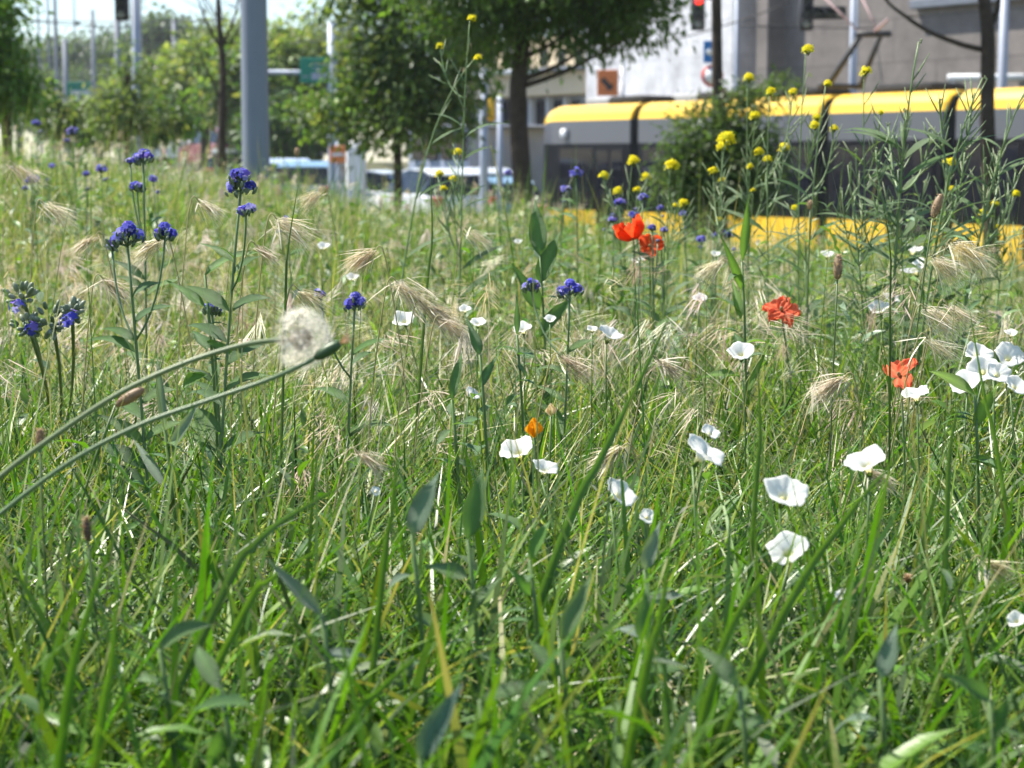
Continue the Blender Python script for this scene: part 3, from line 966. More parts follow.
sp = smooth_path([p - b0 for p in pts])
st.tube(sp, [.0024 - .0005 * i / len(sp) for i in range(len(sp))], 10)
st.build('stem', 'stem', t)
c = at(291, 340, Dk) - b0
rc = G((.33, .25, .17))
rc.blob(c + Vector((.005, 0, 0)), .0055, .0055, .0062, None, 10, 6, (1, 0, .15))
for k in range(8):
    a = k * .785
    rc.leaf(c, (-.75, math.cos(a) * .5, math.sin(a) * .5), (1, 0, 0), .011, .0028, .6, .2, 4, (.28, .24, .13))
rc.build('receptacle', 'stem', t)
pp = G()
c1 = c + Vector((.0075, 0, .001))
for k in range(150):
    zz = 1 - 2 * (k + .5) / 150
    a = k * 2.39996
    v = Vector((zz, math.cos(a) * math.sqrt(1 - zz * zz), math.sin(a) * math.sqrt(1 - zz * zz)))
    if v.x < -.62 or random.random() < .06:
        continue
    v = (v + Vector((random.gauss(0, .05), random.gauss(0, .05), random.gauss(0, .05)))).normalized()
    e = c1 + v * .0195 * random.uniform(.88, 1.12)
    pp.tube([c1 + v * .005, c1 + v * .009], [.0003, .0005], 3, (.25, .18, .11))
    pp.tube([c1 + v * .009, e], [.00012, .0001], 3, (.75, .72, .66))
    X, Y, v = frame(v)
    for j in range(18):
        b = j * 2 * PI / 18 + k
        o = (X * math.cos(b) + Y * math.sin(b)) * .0074 + v * random.uniform(.0018, .0050)
        w = v.cross(o).normalized() * .00013
        pp.add([e - w, e + w, e + o + w * .5, e + o - w * .5], [(0, 1, 2, 3)], (.93, .89, .80))
pp.build('pappus', 'pappus', t)

b1 = at(-50, 640, Dk - .03)
b1 = Vector((b1.x - .1, Dk - .03, g1(b1.x, Dk)))
t = thing('closed_seed_bud', 'closed dark green bud with tan tip on the lower long bowed stem', 'seed head', b1)
pts = [b1, at(-45, 555, Dk - .03), at(0, 514, Dk - .03), at(70, 462, Dk - .03), at(140, 425, Dk - .03), at(210, 400, Dk - .03), at(265, 381, Dk - .03), at(300, 366, Dk - .02), at(315, 358, Dk - .02)]
st = G((.16, .23, .11))
sp = smooth_path([p - b1 for p in pts])
st.tube(sp, [.0020 - .0003 * i / len(sp) for i in range(len(sp))], 10)
st.build('stem', 'stem', t)
bd = G((.065, .12, .045))
a, e = pts[-1] - b1, at(340, 343, Dk - .02) - b1
bd.tube([a, a.lerp(e, .2), a.lerp(e, .5), a.lerp(e, .8), e], [.0022, .0042, .0046, .0040, .0028], 9)
for k in range(8):
    an = k * .785
    X, Y, dd = frame(e - a)
    bd.leaf(a.lerp(e, .15) + (X * math.cos(an) + Y * math.sin(an)) * .0036, dd, X * math.cos(an) + Y * math.sin(an), .017, .0032, .05, .2, 4, (.09, .15, .06))
bd.build('bud', 'stem', t)
tf = G()
for k in range(40):
    v = (e - a).normalized() * .008 + Vector((random.gauss(0, .0025), random.gauss(0, .0025), random.gauss(0, .0025)))
    tf.tube([e - v * .2, e + v], [.0004, .00015], 3, random.choice([(.6, .42, .25), (.72, .6, .45), (.45, .28, .15)]))
tf.build('tuft', 'straw', t)


# ------------------------------------------------------------------ plantain heads
def plantain(px, py, D, w, h, ax, label, col=(.36, .25, .15)):
    p = at(px, py, D)
    s = D / F
    X = Vector((ax[0], 0.1, ax[1])).normalized()
    b = Vector((p.x - ax[0] * .10, D + .02, g1(p.x, D)))
    t = thing('plantain_head', label, 'seed head', b, 'brown plantain heads')
    q = p - b
    st = G((.14, .19, .07))
    st.tube(curve3((0, 0, 0), q - X * h * s / 2, (-ax[0] * .03, 0, .01)), .0011, 5)
    st.build('stalk', 'stem', t)
    hd = G(col)
    hd.blob(q, w * s / 2 * .85, w * s / 2 * .85, h * s / 2, None, 10, 10, X)
    for k in range(90):
        u = random.uniform(-.95, .95)
        a = random.uniform(0, 6.28)
        x, yv, X2 = frame(X)
        o = x * math.cos(a) + yv * math.sin(a)
        r = w * s / 2 * .8 * math.sqrt(1 - u * u)
        c = q + X2 * (u * h * s / 2) + o * r
        hd.leaf(c, o + X2 * .5, X2, .0035, .0018, .2, .3, 2, random.choice([(.30, .19, .11), (.50, .37, .23), (.62, .50, .34), (.22, .14, .08)]))
    hd.build('head', 'straw', t)


plantain(130, 397, 1.75, 14, 34, (.85, .5), 'tan plantain head tilted to the right under the dandelion stem')
plantain(838, 267, 2.3, 11, 26, (.05, 1), 'upright tan plantain head right of the red star poppy')
plantain(937, 206, 2.4, 11, 26, (.35, 1), 'tan plantain head leaning among the green seed stalks')
plantain(87, 529, 1.35, 10, 26, (-.1, 1), 'dark brown plantain head low at the left in deep grass', (.16, .10, .07))
plantain(40, 438, 1.5, 10, 20, (0, 1), 'small brown plantain head crossed by the dandelion stem', (.3, .2, .12))
plantain(297, 152, 5.5, 6, 9, (0, 1), 'tiny far plantain head before the parked blue cars')
plantain(810, 205, 3.2, 6, 9, (0, 1), 'tiny pale plantain head before the lower tram side')
plantain(908, 579, 1.6, 6, 9, (.1, 1), 'tiny brown plantain head in the lower right grass', (.3, .16, .07))

# ------------------------------------------------------------------ drooping awned heads
def brome(px, py, D, size, dirx, label, n=26, col=None, spread=.3, length=1.0):
    n = int(n * 1.5)
    p = at(px, py, D)
    s = size * D / F
    bx = p.x - dirx * .05
    b = Vector((bx, D + .03, g1(bx, D)))
    t = thing('brome_head', label, 'grass head', b, 'drooping pale grass heads')
    q = p - b + Vector((0, 0, s * .3))
    st = G((.42, .38, .20))
    st.tube(smooth_path([Vector((0, 0, 0)), Vector((q.x * .2, 0, q.z * .6)), Vector((q.x * .7, q.y, q.z * .98)), q]), .0008, 4)
    st.build('stalk', 'straw', t)
    col = col or random.choice(AWN)
    col = tuple(.5 * c * 1.2 + .5 * d for c, d in zip(col, (.70, .64, .50)))
    h = G()
    pos = np.array([(q.x + random.gauss(0, s * .12), q.y + random.gauss(0, s * .1), q.z + random.gauss(0, s * .06)) for _ in range(n)])
    az = np.where(rng.random(n) < .93, 0 if dirx > 0 else PI, rng.uniform(0, 6.28, n)) + rng.normal(0, spread, n)
    blades(h, pos, U(.6, 1.15, n) * s * length, U(.0011, .0025, n), az, rng.normal(2.15, .25, n), U(.0, .5, n), np.clip(np.array(col)[None] * (1 + rng.normal(0, .15, (n, 1))), 0, .9), 3, .1)
    m = n * 3
    pos = np.array([(q.x + dirx * random.uniform(0, .4) * s, q.y + random.gauss(0, s * .12), q.z + random.gauss(-s * .15, s * .12)) for _ in range(m)])
    blades(h, pos, U(.6, 1.2, m) * s * length, U(.0004, .0008, m), (0 if dirx > 0 else PI) + rng.normal(0, spread, m), rng.normal(2.15, .25, m), U(.0, .4, m), np.clip(np.array(col)[None] * (1.1 + rng.normal(0, .15, (m, 1))), 0, .9), 2, .1)
    h.build('awned_head', 'straw', t)


for args in [
    (278, 232, 2.35, 40, 1, 'pale drooping brome like combed hair, below the bugloss at the grey pole', 34),
    (200, 210, 2.6, 26, 1, 'straw brome head lying level, left of the bugloss at the grey pole', 22, None, .3),
    (160, 250, 2.4, 30, -1, 'pale brome head hanging behind the broad violet bugloss', 24),
    (258, 255, 2.3, 26, 1, 'small brome head tucked under the combed hair like one', 18),
    (374, 262, 2.4, 34, -1, 'pinkish straw brome head above the small blue bugloss', 28, (.55, .42, .33)),
    (398, 296, 2.3, 44, 1, 'fan of pale brome awns right of the small blue bugloss', 34),
    (425, 318, 2.3, 40, 1, 'wide tan brome head drooping beside a white bindweed flower', 34, (.55, .44, .33)),
    (445, 330, 2.2, 30, 1, 'lower tan brome head hanging towards the centre', 24, (.5, .4, .3)),
    (562, 368, 2.2, 34, 1, 'brownish brome head above the cream flower', 26, (.48, .37, .29)),
    (843, 388, 2.2, 36, -1, 'pale brome head hanging left of the torn red poppy', 30),
    (926, 322, 2.25, 40, 1, 'white brome head drooping in two tassels above the torn poppy', 26, (.72, .66, .56), .25),
    (928, 350, 2.15, 38, 1, 'narrow whitish brome head just above the flat white bindweed', 16, (.66, .62, .5), .2),
    (948, 316, 2.25, 36, 1, 'second whitish brome tassel right of the two tasselled one', 20, (.70, .62, .54), .25),
    (955, 258, 2.6, 44, 1, 'large pale brome head spread flat before the yellow tram skirt', 44, (.66, .58, .42), .35),
    (935, 270, 2.5, 34, 1, 'pale brome head hanging left of the flat spread one by the tram', 28, (.62, .56, .44)),
    (300, 300, 2.2, 30, 1, 'yellowish brome head arching over the fluffy seed clock', 22, (.48, .42, .26)),
    (15, 175, 3.6, 30, 1, 'pale brome head arching at the left edge of the meadow', 26),
    (45, 215, 3.0, 34, 1, 'brome head drooping at the left edge above the woolly bugloss', 26),
    (105, 290, 2.3, 34, 1, 'brown brome head beside the woolly bugloss buds', 24, (.42, .33, .22)),
    (95, 245, 2.8, 28, -1, 'brome head behind the left side of the violet bugloss', 22),
    (360, 462, 1.75, 30, 1, 'straw brome head low beside the big grey leaves', 24, (.5, .42, .32)),
    (660, 370, 2.1, 30, 1, 'thin brome head right of the brownish one in the centre', 22, (.45, .38, .3)),
    (620, 458, 1.95, 34, -1, 'dry brome head above the half hidden bindweed', 26, (.52, .45, .34)),
    (870, 480, 1.85, 30, 1, 'dry brome tuft under the cupped bindweed flower', 26, (.55, .48, .38)),
    (320, 200, 3.2, 26, -1, 'far brome head right of the grey pole', 20),
    (470, 240, 3.2, 28, 1, 'far brome head left of the upright lance leaves', 22),
    (720, 270, 3.0, 28, -1, 'brome head below the dark bush', 22),
    (985, 570, 1.6, 34, 1, 'pale ripe brome head at the lower right near the bottom bindweed', 26, (.5, .46, .3)),
]:
    brome(*args)


# ------------------------------------------------------------------ broad leaved plants
def broadleaf(px, py, D, leaf_specs, label, mcol=None, name='broadleaf_plant', group='broad leaved plants in the grass'):
    """leaf_specs: (tip dx, tip dy, width px, bend) in pixels relative to the leaf base"""
    p = at(px, py, D)
    b = Vector((p.x, D + .02, g1(p.x, D)))
    t = thing(name, label, 'plant', b, group)
    q = p - b
    s = D / F
    st = G((.14, .22, .07))
    st.tube(curve3((0, 0, 0), q, (.01, 0, 0)), [.0026 - .0001 * k for k in range(9)], 6)
    st.build('stem', 'stem', t)
    for k, (dx, dy, w, bend) in enumerate(leaf_specs):
        lg = G(mcol or random.choice([(.09, .17, .055), (.11, .18, .07), (.08, .16, .04), (.13, .2, .09)]))
        d = Vector((dx, random.uniform(-.5, .5) * abs(dx) + random.uniform(-8, 8), -dy))
        base = q * (1 - .08 * k) if k else q
        up = Vector((-dx * .3, -abs(dy) * .5 - 10, 14))
        lg.leaf(base, d, up + Vector((random.uniform(-9, 9), random.uniform(-9, 9), 0)), d.length * s * 1.3, w * s * .72, bend * random.uniform(1, 2.6), random.uniform(.3, .8), 10, None, random.uniform(.05, .13), random.uniform(.32, .44), 1.6)
        lg.build('leaf', 'leaf', t)
    for k in range(7):
        u = random.uniform(.45, .97)
        an = random.uniform(0, 2 * PI)
        lg = G(random.choice([(.09, .17, .055), (.11, .19, .06), (.07, .15, .035), (.12, .19, .08)]))
        L = random.uniform(18, 40) * s
        lg.leaf(q * u, (math.cos(an), math.sin(an), random.uniform(.1, 1.1)), (-math.cos(an), -math.sin(an), 1.2), L, L * random.uniform(.26, .42), random.uniform(.5, 1.4), .3, 6, None, .06, .42, 1.5)
        lg.build('leaf', 'leaf', t)


broadleaf(412, 535, 1.33, [(18, -52, 32, .35), (-38, 14, 16, .6), (30, 12, 18, .7), (-20, 40, 22, .6), (30, 40, 18, .5)], 'grey green plant with one big upright pointed leaf in the lower middle', (.13, .19, .13))
broadleaf(468, 540, 1.36, [(12, -58, 30, .3), (-34, -18, 24, .7), (24, -36, 16, .4), (34, -4, 16, .6), (38, 22, 20, .6), (-18, 40, 20, .4)], 'grey green plant with a pair of pale upright leaves in the centre')
broadleaf(530, 560, 1.38, [(14, -36, 18, .5), (-14, -26, 16, .5), (34, 10, 16, .8), (-30, 16, 18, .8)], 'bright green leafy plant right of the pale upright leaves', (.11, .22, .05))
broadleaf(322, 615, 1.2, [(-44, -46, 20, .1), (40, -10, 16, .6), (-30, 26, 18, .5)], 'plant with one narrow pale leaf slanting to the left', (.16, .21, .16))
broadleaf(222, 690, 1.14, [(-30, -44, 26, .6), (-14, 40, 26, .3), (34, 14, 24, .6), (30, -30, 18, .4)], 'dark broad leaved plant at the bottom left corner')
broadleaf(160, 650, 1.2, [(36, -40, 24, .8), (-40, -24, 18, .9), (26, 20, 18, .5)], 'shaded leafy plant among deep grass at the lower left')
broadleaf(560, 640, 1.25, [(26, -50, 26, .3), (-24, -34, 22, .6), (46, 4, 20, .8), (-40, 14, 18, .6)], 'leafy plant with grey upright leaf below the centre')
broadleaf(640, 640, 1.25, [(8, -46, 24, .3), (40, -20, 22, .6), (-34, -10, 22, .6), (30, 30, 20, .4)], 'pale leaved plant between wide blades right of the bottom centre')
broadleaf(645, 570, 1.4, [(10, -40, 20, .4), (38, -14, 16, .7), (-26, -18, 18, .6)], 'small grey plant just below the narrow white bindweed', (.17, .22, .17))
broadleaf(420, 760, 1.05, [(30, -64, 34, .3), (-50, -30, 26, .6), (56, -10, 26, .7)], 'dark blue green leaf pushing up at the bottom edge', (.09, .15, .12))
broadleaf(480, 700, 1.12, [(60, -26, 20, .8), (-50, -8, 18, .6), (10, -46, 22, .5)], 'leafy plant with long level leaf above the bottom edge')
broadleaf(880, 680, 1.15, [(14, -46, 26, .4), (-38, -10, 20, .7), (40, 4, 22, .7)], 'grey leafy plant in the thick grass at the lower right', (.14, .2, .14))
broadleaf(740, 690, 1.12, [(-30, -40, 24, .4), (36, -20, 20, .7), (10, 30, 20, .4)], 'dark leaf cluster among wide blades at lower right centre')
broadleaf(990, 700, 1.12, [(-36, -30, 22, .5), (16, -44, 24, .4), (30, 16, 18, .6)], 'leafy plant tucked into the bottom right corner')
broadleaf(975, 395, 2.0, [(-34, -26, 16, .5), (16, -34, 18, .3), (30, 8, 14, .5)], 'small plant with one sunlit yellow green leaf under the white cluster', (.16, .26, .04))
broadleaf(540, 256, 2.9, [(-4, -44, 24, .1), (14, -40, 24, .12), (-20, -36, 22, .15), (26, -34, 20, .2), (-34, -20, 16, .5), (38, -12, 16, .5), (6, -36, 22, .2), (-14, -30, 13, .4), (22, -22, 12, .5), (-40, -4, 11, .7)], 'upright dock like plant with dark lance leaves before the tree trunk', (.085, .16, .05), 'lance_leaved_plant')
broadleaf(742, 262, 2.7, [(4, -52, 12, .1), (-16, -44, 12, .2), (-6, -34, 12, .4), (26, -16, 11, .6), (-34, -8, 11, .6), (22, -44, 12, .3), (-28, -22, 12, .5), (36, -26, 10, .5), (12, -30, 10, .2)], 'bright green upright lance leaved plant below the dark bush', (.14, .24, .05), 'lance_leaved_plant')
broadleaf(205, 275, 2.3, [(44, -36, 14, .5), (-30, -26, 14, .5), (30, 10, 12, .5), (-36, 10, 14, .7)], 'leafy plant right of the violet bugloss stem', (.11, .21, .05))
broadleaf(165, 430, 1.9, [(-6, -60, 12, .2), (26, -50, 14, .5), (-30, -44, 14, .6), (12, 40, 12, .3), (-24, 30, 14, .4), (34, -10, 12, .6)], 'pale grey thistle like plant behind the dandelion stems', (.2, .25, .18))
broadleaf(480, 355, 2.1, [(-10, -30, 14, .3), (12, -26, 12, .4), (-24, 4, 12, .5)], 'small dark leaf pair left of the bud stalk', (.09, .17, .07))
broadleaf(452, 400, 2.0, [(6, -40, 14, .3), (-22, 14, 14, .4), (18, 4, 12, .4)], 'grey green leaf shoot left of the orange flower')
broadleaf(517, 335, 2.3, [(0, -34, 8, .05), (12, 10, 10, .5), (-14, 12, 10, .5)], 'dark upright bud stalk between white bindweed flowers', (.09, .16, .07))

# a few dominant single blades
g = G()


def hero_blade(pts, w, col, D):
    p = smooth_path([at(a, b_, D) for a, b_ in pts], 5)
    c0, c1 = at(*pts[0], D), at(*pts[1], D)
    hz_ = c0.z - g1(c0.x, D)
    dx = (c1.x - c0.x) / max(c1.z - c0.z, .02)
    foot = Vector((c0.x - dx * hz_ * .75, D, c0.z - hz_))
    p = smooth_path([foot] + [at(a, b_, D) for a, b_ in pts], 6)
    n = len(p)
    v = []
    for i, q in enumerate(p):
        u = i / (n - 1)
        ww = w * D / F * .4 * max(.06, (1 - u ** 2.2))
        tg = (p[min(i + 1, n - 1)] - p[max(i - 1, 0)]).normalized()
        sd = tg.cross(Vector((.15, 1, .25))).normalized()
        v += [q - sd * ww + Vector((0, -ww * .25, 0)), q + Vector((0, ww * .25, 0)), q + sd * ww + Vector((0, -ww * .25, 0))]
    g.add(v, [(i * 3 + k, i * 3 + k + 1, i * 3 + k + 4, i * 3 + k + 3) for i in range(n - 1) for k in (0, 1)], col)


hero_blade([(560, 545), (600, 460), (640, 380), (672, 310)], 12, (.10, .19, .05), 1.5)
hero_blade([(215, 610), (255, 545), (300, 510), (355, 480)], 12, (.08, .15, .05), 1.3)
hero_blade([(770, 640), (845, 520), (905, 450)], 13, (.11, .2, .04), 1.3)
hero_blade([(755, 500), (760, 440), (758, 360)], 7, (.10, .18, .04), 1.6)
hero_blade([(945, 560), (950, 450), (960, 400)], 9, (.12, .2, .05), 1.5)
hero_blade([(1000, 470), (985, 400), (968, 300)], 6, (.16, .27, .05), 1.8)
hero_blade([(380, 600), (392, 510), (400, 430)], 10, (.1, .19, .03), 1.3)
hero_blade([(230, 640), (270, 580), (330, 545)], 12, (.12, .22, .03), 1.25)
hero_blade([(60, 760), (80, 640), (120, 520)], 17, (.10, .21, .02), 1.1)
hero_blade([(95, 770), (112, 660), (118, 560)], 15, (.13, .25, .025), 1.08)
hero_blade([(700, 730), (740, 610), (800, 540)], 15, (.11, .21, .03), 1.15)
hero_blade([(640, 700), (660, 620), (672, 530)], 14, (.12, .22, .03), 1.15)
hero_blade([(330, 760), (380, 690), (440, 640)], 14, (.1, .2, .03), 1.12)
hero_blade([(285, 320), (288, 250), (300, 175)], 4, (.09, .14, .06), 2.2)
hero_blade([(425, 310), (432, 240), (430, 170)], 4, (.11, .17, .06), 2.4)
hero_blade([(890, 330), (890, 250), (880, 190)], 3, (.06, .1, .04), 2.1)
stuff(g.build('tall_grass', 'grass'), 'broad single grass blades standing out of the sward', 'grass')

# ================================================================== THE SETTING
def ground_sheet():
    xs = np.unique(np.concatenate([np.linspace(-170, -60, 12), np.linspace(-60, -12, 25), np.linspace(-12, 12, 97), np.linspace(12, 60, 25), np.linspace(60, 170, 12)]))
    ys = np.unique(np.concatenate([np.linspace(-40, -6, 6), np.linspace(-6, 24, 121), np.linspace(24, 100, 40), np.linspace(100, 260, 12)]))
    X, Y = np.meshgrid(xs, ys)
    V = np.stack([X, Y, gz(X, Y)], -1).reshape(-1, 3)
    nx, ny = len(xs), len(ys)
    i, j = np.meshgrid(np.arange(nx - 1), np.arange(ny - 1))
    a = (j * nx + i).ravel()
    g = G()
    g.bulk(V, [np.stack([a, a + 1, a + nx + 1, a + nx], -1)], np.full((len(V), 3), .1))
    return struct(g.build('ground', 'soil'))


ground_sheet()


def strip(name, mat, x0, x1, y0, y1, lift, n=40):
    xs, ys = np.linspace(x0, x1, n), np.linspace(y0, y1, n)
    X, Y = np.meshgrid(xs, ys)
    V = np.stack([X, Y, gz(X, Y) + lift], -1).reshape(-1, 3)
    i, j = np.meshgrid(np.arange(n - 1), np.arange(n - 1))
    a = (j * n + i).ravel()
    g = G()
    g.bulk(V, [np.stack([a, a + 1, a + n + 1, a + n], -1)], np.full((len(V), 3), .1))
    return struct(g.build(name, mat))


strip('road', 'asphalt', -60, 0.0, 34, 78, 0.05, 90)
strip('pavement', 'concrete', -60, 0.0, 31.5, 34, 0.16, 60)

# tram frame
TO = Vector((0.69, 47.0, -1.55))
TA = math.atan2(-12.7, 8.5)
E1 = Vector((math.cos(TA), math.sin(TA), 0))
E2 = Vector((-math.sin(TA), math.cos(TA), 0))


def tw(u, v, w):
    return TO + E1 * u + E2 * v + Vector((0, 0, w))


def tram_strip(name, mat, u0, u1, v0, v1, w0, w1):
    g = G()
    r = [tw(u0, v0, w0), tw(u1, v0, w0), tw(u1, v1, w0), tw(u0, v1, w0)]
    g.loft([r, [p + Vector((0, 0, w1 - w0)) for p in r]])
    return struct(g.build(name, mat, None, False))


tram_strip('track_bed', 'concrete', -30, 36, -.8, 3.4, -.3, .02)
for v in (0.50, 1.935):
    tram_strip('rail', 'galv', -30, 36, v, v + .07, .02, .09)
tram_strip('kerb', 'concrete', -6, 30, -1.6, -1.2, -.3, .22)

# ------------------------------------------------------------------ the tram
tram = thing('tram', 'long yellow, grey and black city tram waiting on its track beyond the meadow', 'tram', TO, None, TA)
# (v, w) half profiles, front side first; the body is 2.4 m wide
W = 2.4


def band(name, mat, u0, u1, prof, parent, nose=False):
    """profile: list of (inset, w) from low to high on the near side; mirrored to the far side"""
    def ring(u, k, top=1.0):
        near = [(i + k, w * top if w > 2.6 else w) for i, w in prof]
        pts = [(u, i, w) for i, w in near] + [(u, W - i, w) for i, w in reversed(near)]
        return pts
    g = G()
    if nose:
        rings = [ring(u0 + 1.1 * (1 - math.cos(q)), .62 * (1 - math.sin(q)), .90 + .10 * math.sin(q) ** .8) for q in [PI / 2 * k / 10 for k in range(11)]] + [ring(u1, 0, 1)]
    else:
        rings = [ring(u0, .05, .997), ring(u0 + .06, 0, 1), ring(u1 - .06, 0, 1), ring(u1, .05, .997)]
    g.loft(rings)
    o = g.build(name, mat, parent, True)
    for p in o.data.polygons:
        p.use_smooth = False
    return o


mods = [(-.42, 3.6, True), (3.85, 9.85, False), (10.1, 13.25, False), (13.5, 19.5, False), (19.75, 23, False), (23.25, 29, False)]
for a, e, nose in mods:
    band('skirt', 'tram_yellow', a, e, [(0.04, .22), (0, .34), (0, 1.02)], tram, nose)
    band('window_band', 'tram_dark', a, e, [(0, 1.024), (0, 2.58)], tram, nose)
    band('upper_panel', 'tram_grey', a, e, [(0, 2.584), (0, 3.12)], tram, nose)
    band('roof', 'tram_yellow', a, e, [(0.0, 3.124), (0.05, 3.29), (0.16, 3.42), (0.34, 3.50)], tram, nose)
    # panes and doors along the near side
    u = a + (1.25 if nose else .25)
    k = 0
    while u < e - .8:
        wd = min(1.35, e - u - .2)
        if k % 3 == 1:
            dg = G()
            dg.bbox((u, -.02, .40), (u + wd, -.003, 2.50), .008)
            d = dg.build('door', 'tram_dark', tram, False)
            pg = G()
            for q in (0, 1):
                pg.bbox((u + .06 + q * wd / 2, -.03, .95), (u + wd / 2 - .05 + q * wd / 2, -.022, 2.42), .003)
            pg.build('door_pane', 'glass', d, False)
        else:
            pg = G()
            pg.bbox((u, -.014, 1.16), (u + wd, -.003, 2.48), .005)
            pg.build('window', 'glass', tram, False)
        u += wd + .12
        k += 1
    for v0 in (.5, 1.5):
        bg = G()
        bg.bbox(((a + e) / 2 - 1.0, v0, .09), ((a + e) / 2 + 1.0, v0 + .4, .30), .05)
        bg.build('bogie', 'rubber', tram)
for (a, e, _), (a2, e2, _) in zip(mods[:-1], mods[1:]):
    g = G()
    n = 5
    rings = []
    for k in range(n * 2 + 1):
        i = .10 if k % 2 else .045
        uu = e - .03 + (a2 - e + .06) * k / (2 * n)
        rings.append([(uu, i, .35), (uu, i, 3.1), (uu, i + .16, 3.38), (uu, i + .4, 3.45), (uu, W - i - .4, 3.45), (uu, W - i - .16, 3.38), (uu, W - i, 3.1), (uu, W - i, .35)])
    g.loft(rings)
    g.build('bellows', 'rubber', tram, False)
for u, wd in ((1.7, 1.4), (5.0, 2.2), (7.6, 1.4), (10.6, 1.6), (14.5, 3), (20.4, 2)):
    g = G()
    g.bbox((u, .75, 3.49), (u + wd, 1.75, 3.70), .06)
    g.build('roof_unit', 'rubber', tram)
for u, w in ((.95, 2.72), (6.15, 2.85)):
    g = G()
    g.bbox((u, -.10, w), (u + .22, -.004, w + .22), .03)
    g.build('camera_housing', 'white_paint', tram)
g = G()
up = 9.9
for v in (.75, 1.65):
    g.tube([(up - .6, v, 3.70), (up + .15, v * .6 + .48, 4.72)], .06, 6)
g.tube([(up - .7, .6, 3.72), (up - .7, 1.8, 3.72)], .06, 6)
g.tube([(up + .1, .85, 4.72), (up + .35, 1.55, 4.74)], .07, 6)
pf = g.build('pantograph', 'black', tram)
g = G()
g.tube([(up + .15, .95, 4.72), (up - 1.1, .75, 5.75)], .02, 6)
g.tube([(up + .15, 1.45, 4.72), (up - .75, 1.65, 5.75)], .02, 6)
g.tube([(up - 1.1, .55, 5.77), (up - .75, 1.85, 5.77)], .035, 6)
g.tube([(up + .15, 1.2, 4.72), (up + .62, 1.2, 5.0)], .03, 6)
g.build('upper_arm', 'pink_tube', pf)


# ------------------------------------------------------------------ buildings
def slab(name, mat, x0, x1, y0, y1, off, depth, parent, base=None, chamfer=0.03):
    """box on a facade that runs parallel to the track; its front face spans pixel columns x0-x1 and rows y0-y1,
    off metres behind (or, negative, in front of) the facade line through the parent"""
    o = parent.location

    def hit(px):
        d = ray(px, 160)
        p0 = o + E2 * off
        # (p0 + u E1) parallel to d in plan
        u = (p0.x * d.y - p0.y * d.x) / (E1.y * d.x - E1.x * d.y)
        return u, (p0 + E1 * u).y
    (u0, d0), (u1, d1) = hit(x0), hit(x1)
    dm = hit((x0 + min(x1, 1024)) / 2)[1]
    zt = at(512, y0, dm).z - o.z
    zb = at(512, y1, dm).z - o.z if base is None else base - o.z
    g = G()
    g.bbox((u0, off, zb), (u1, off + depth, zt), chamfer)
    return g.build(name, mat, parent, False)


bp = Vector((at(890, 200, 56).x, 56, -1.55))
t = thing('concrete_building', 'long weathered grey brown concrete building behind the tram at the right', 'building', bp, None, TA)
slab('wall', 'panel', 768, 1150, -190, 220, 0, 14, t, -1.6)
slab('roof', 'slate', 764, 1160, -215, -191, -.4, 15, t)
slab('cornice_band', 'slate', 905, 1150, -6, 4, -.3, .296, t)
slab('pale_pillar', 'panel', 754, 766, -190, 220, -.7, 1.2, t, -1.6)
slab('recess_wall', 'panel', 735, 753, -190, 220, 2, 6, t, -1.6)
for yy in (-60, 46):
    w_ = slab('window', 'glass', 739, 750, yy, yy + 34, 1.93, .066, t)
    f_ = slab('lintel', 'concrete', 737, 752, yy + 35, yy + 39, 1.8, .196, t)
for xx in (800, 880, 960, 1040):
    slab('window', 'glass', xx, xx + 46, -150, -70, -.07, .066, t)

bp = Vector((at(660, 200, 64).x, 64, -1.55))
t = thing('white_building', 'white panelled hall behind the crown of the big tree and the tram', 'building', bp, None, TA)
slab('wall', 'white_wall', 585, 732, -150, 220, 0, 2.2, t, -1.6)
slab('roof', 'slate', 582, 735, -165, -151, -.4, 2.9, t)
slab('plinth', 'concrete', 585, 732, 96, 220, -.2, .196, t, -1.6)
for xx in (600, 650):
    slab('window', 'glass', xx, xx + 34, -110, -60, -.07, .066, t)

bp = Vector((at(515, 200, 76).x, 76, -1.3))
t = thing('beige_building', 'low beige building with a glazed ground floor behind the big tree trunk', 'building', bp, None, TA)
slab('wall', 'beige', 440, 584, 74, 97, 0, 12, t)
slab('roof', 'slate', 438, 588, 70, 73.6, -.4, 13, t)
slab('upper_wall', 'beige', 450, 584, 40, 69.5, 1, 10, t)
slab('lower_wall', 'galv', 441, 583, 97.5, 230, .8, 10, t, -1.4)
for k in range(8):
    x0 = 444 + k * 17.4
    slab('window', 'glass', x0, x0 + 13, 101, 136, .73, .066, t)
    slab('pillar', 'pale_metal', x0 - 3, x0 - .8, 97.5, 230, .4, .3, t, -1.4)
    slab('upper_window', 'glass', x0 + 8, x0 + 15, 48, 66, .93, .066, t)

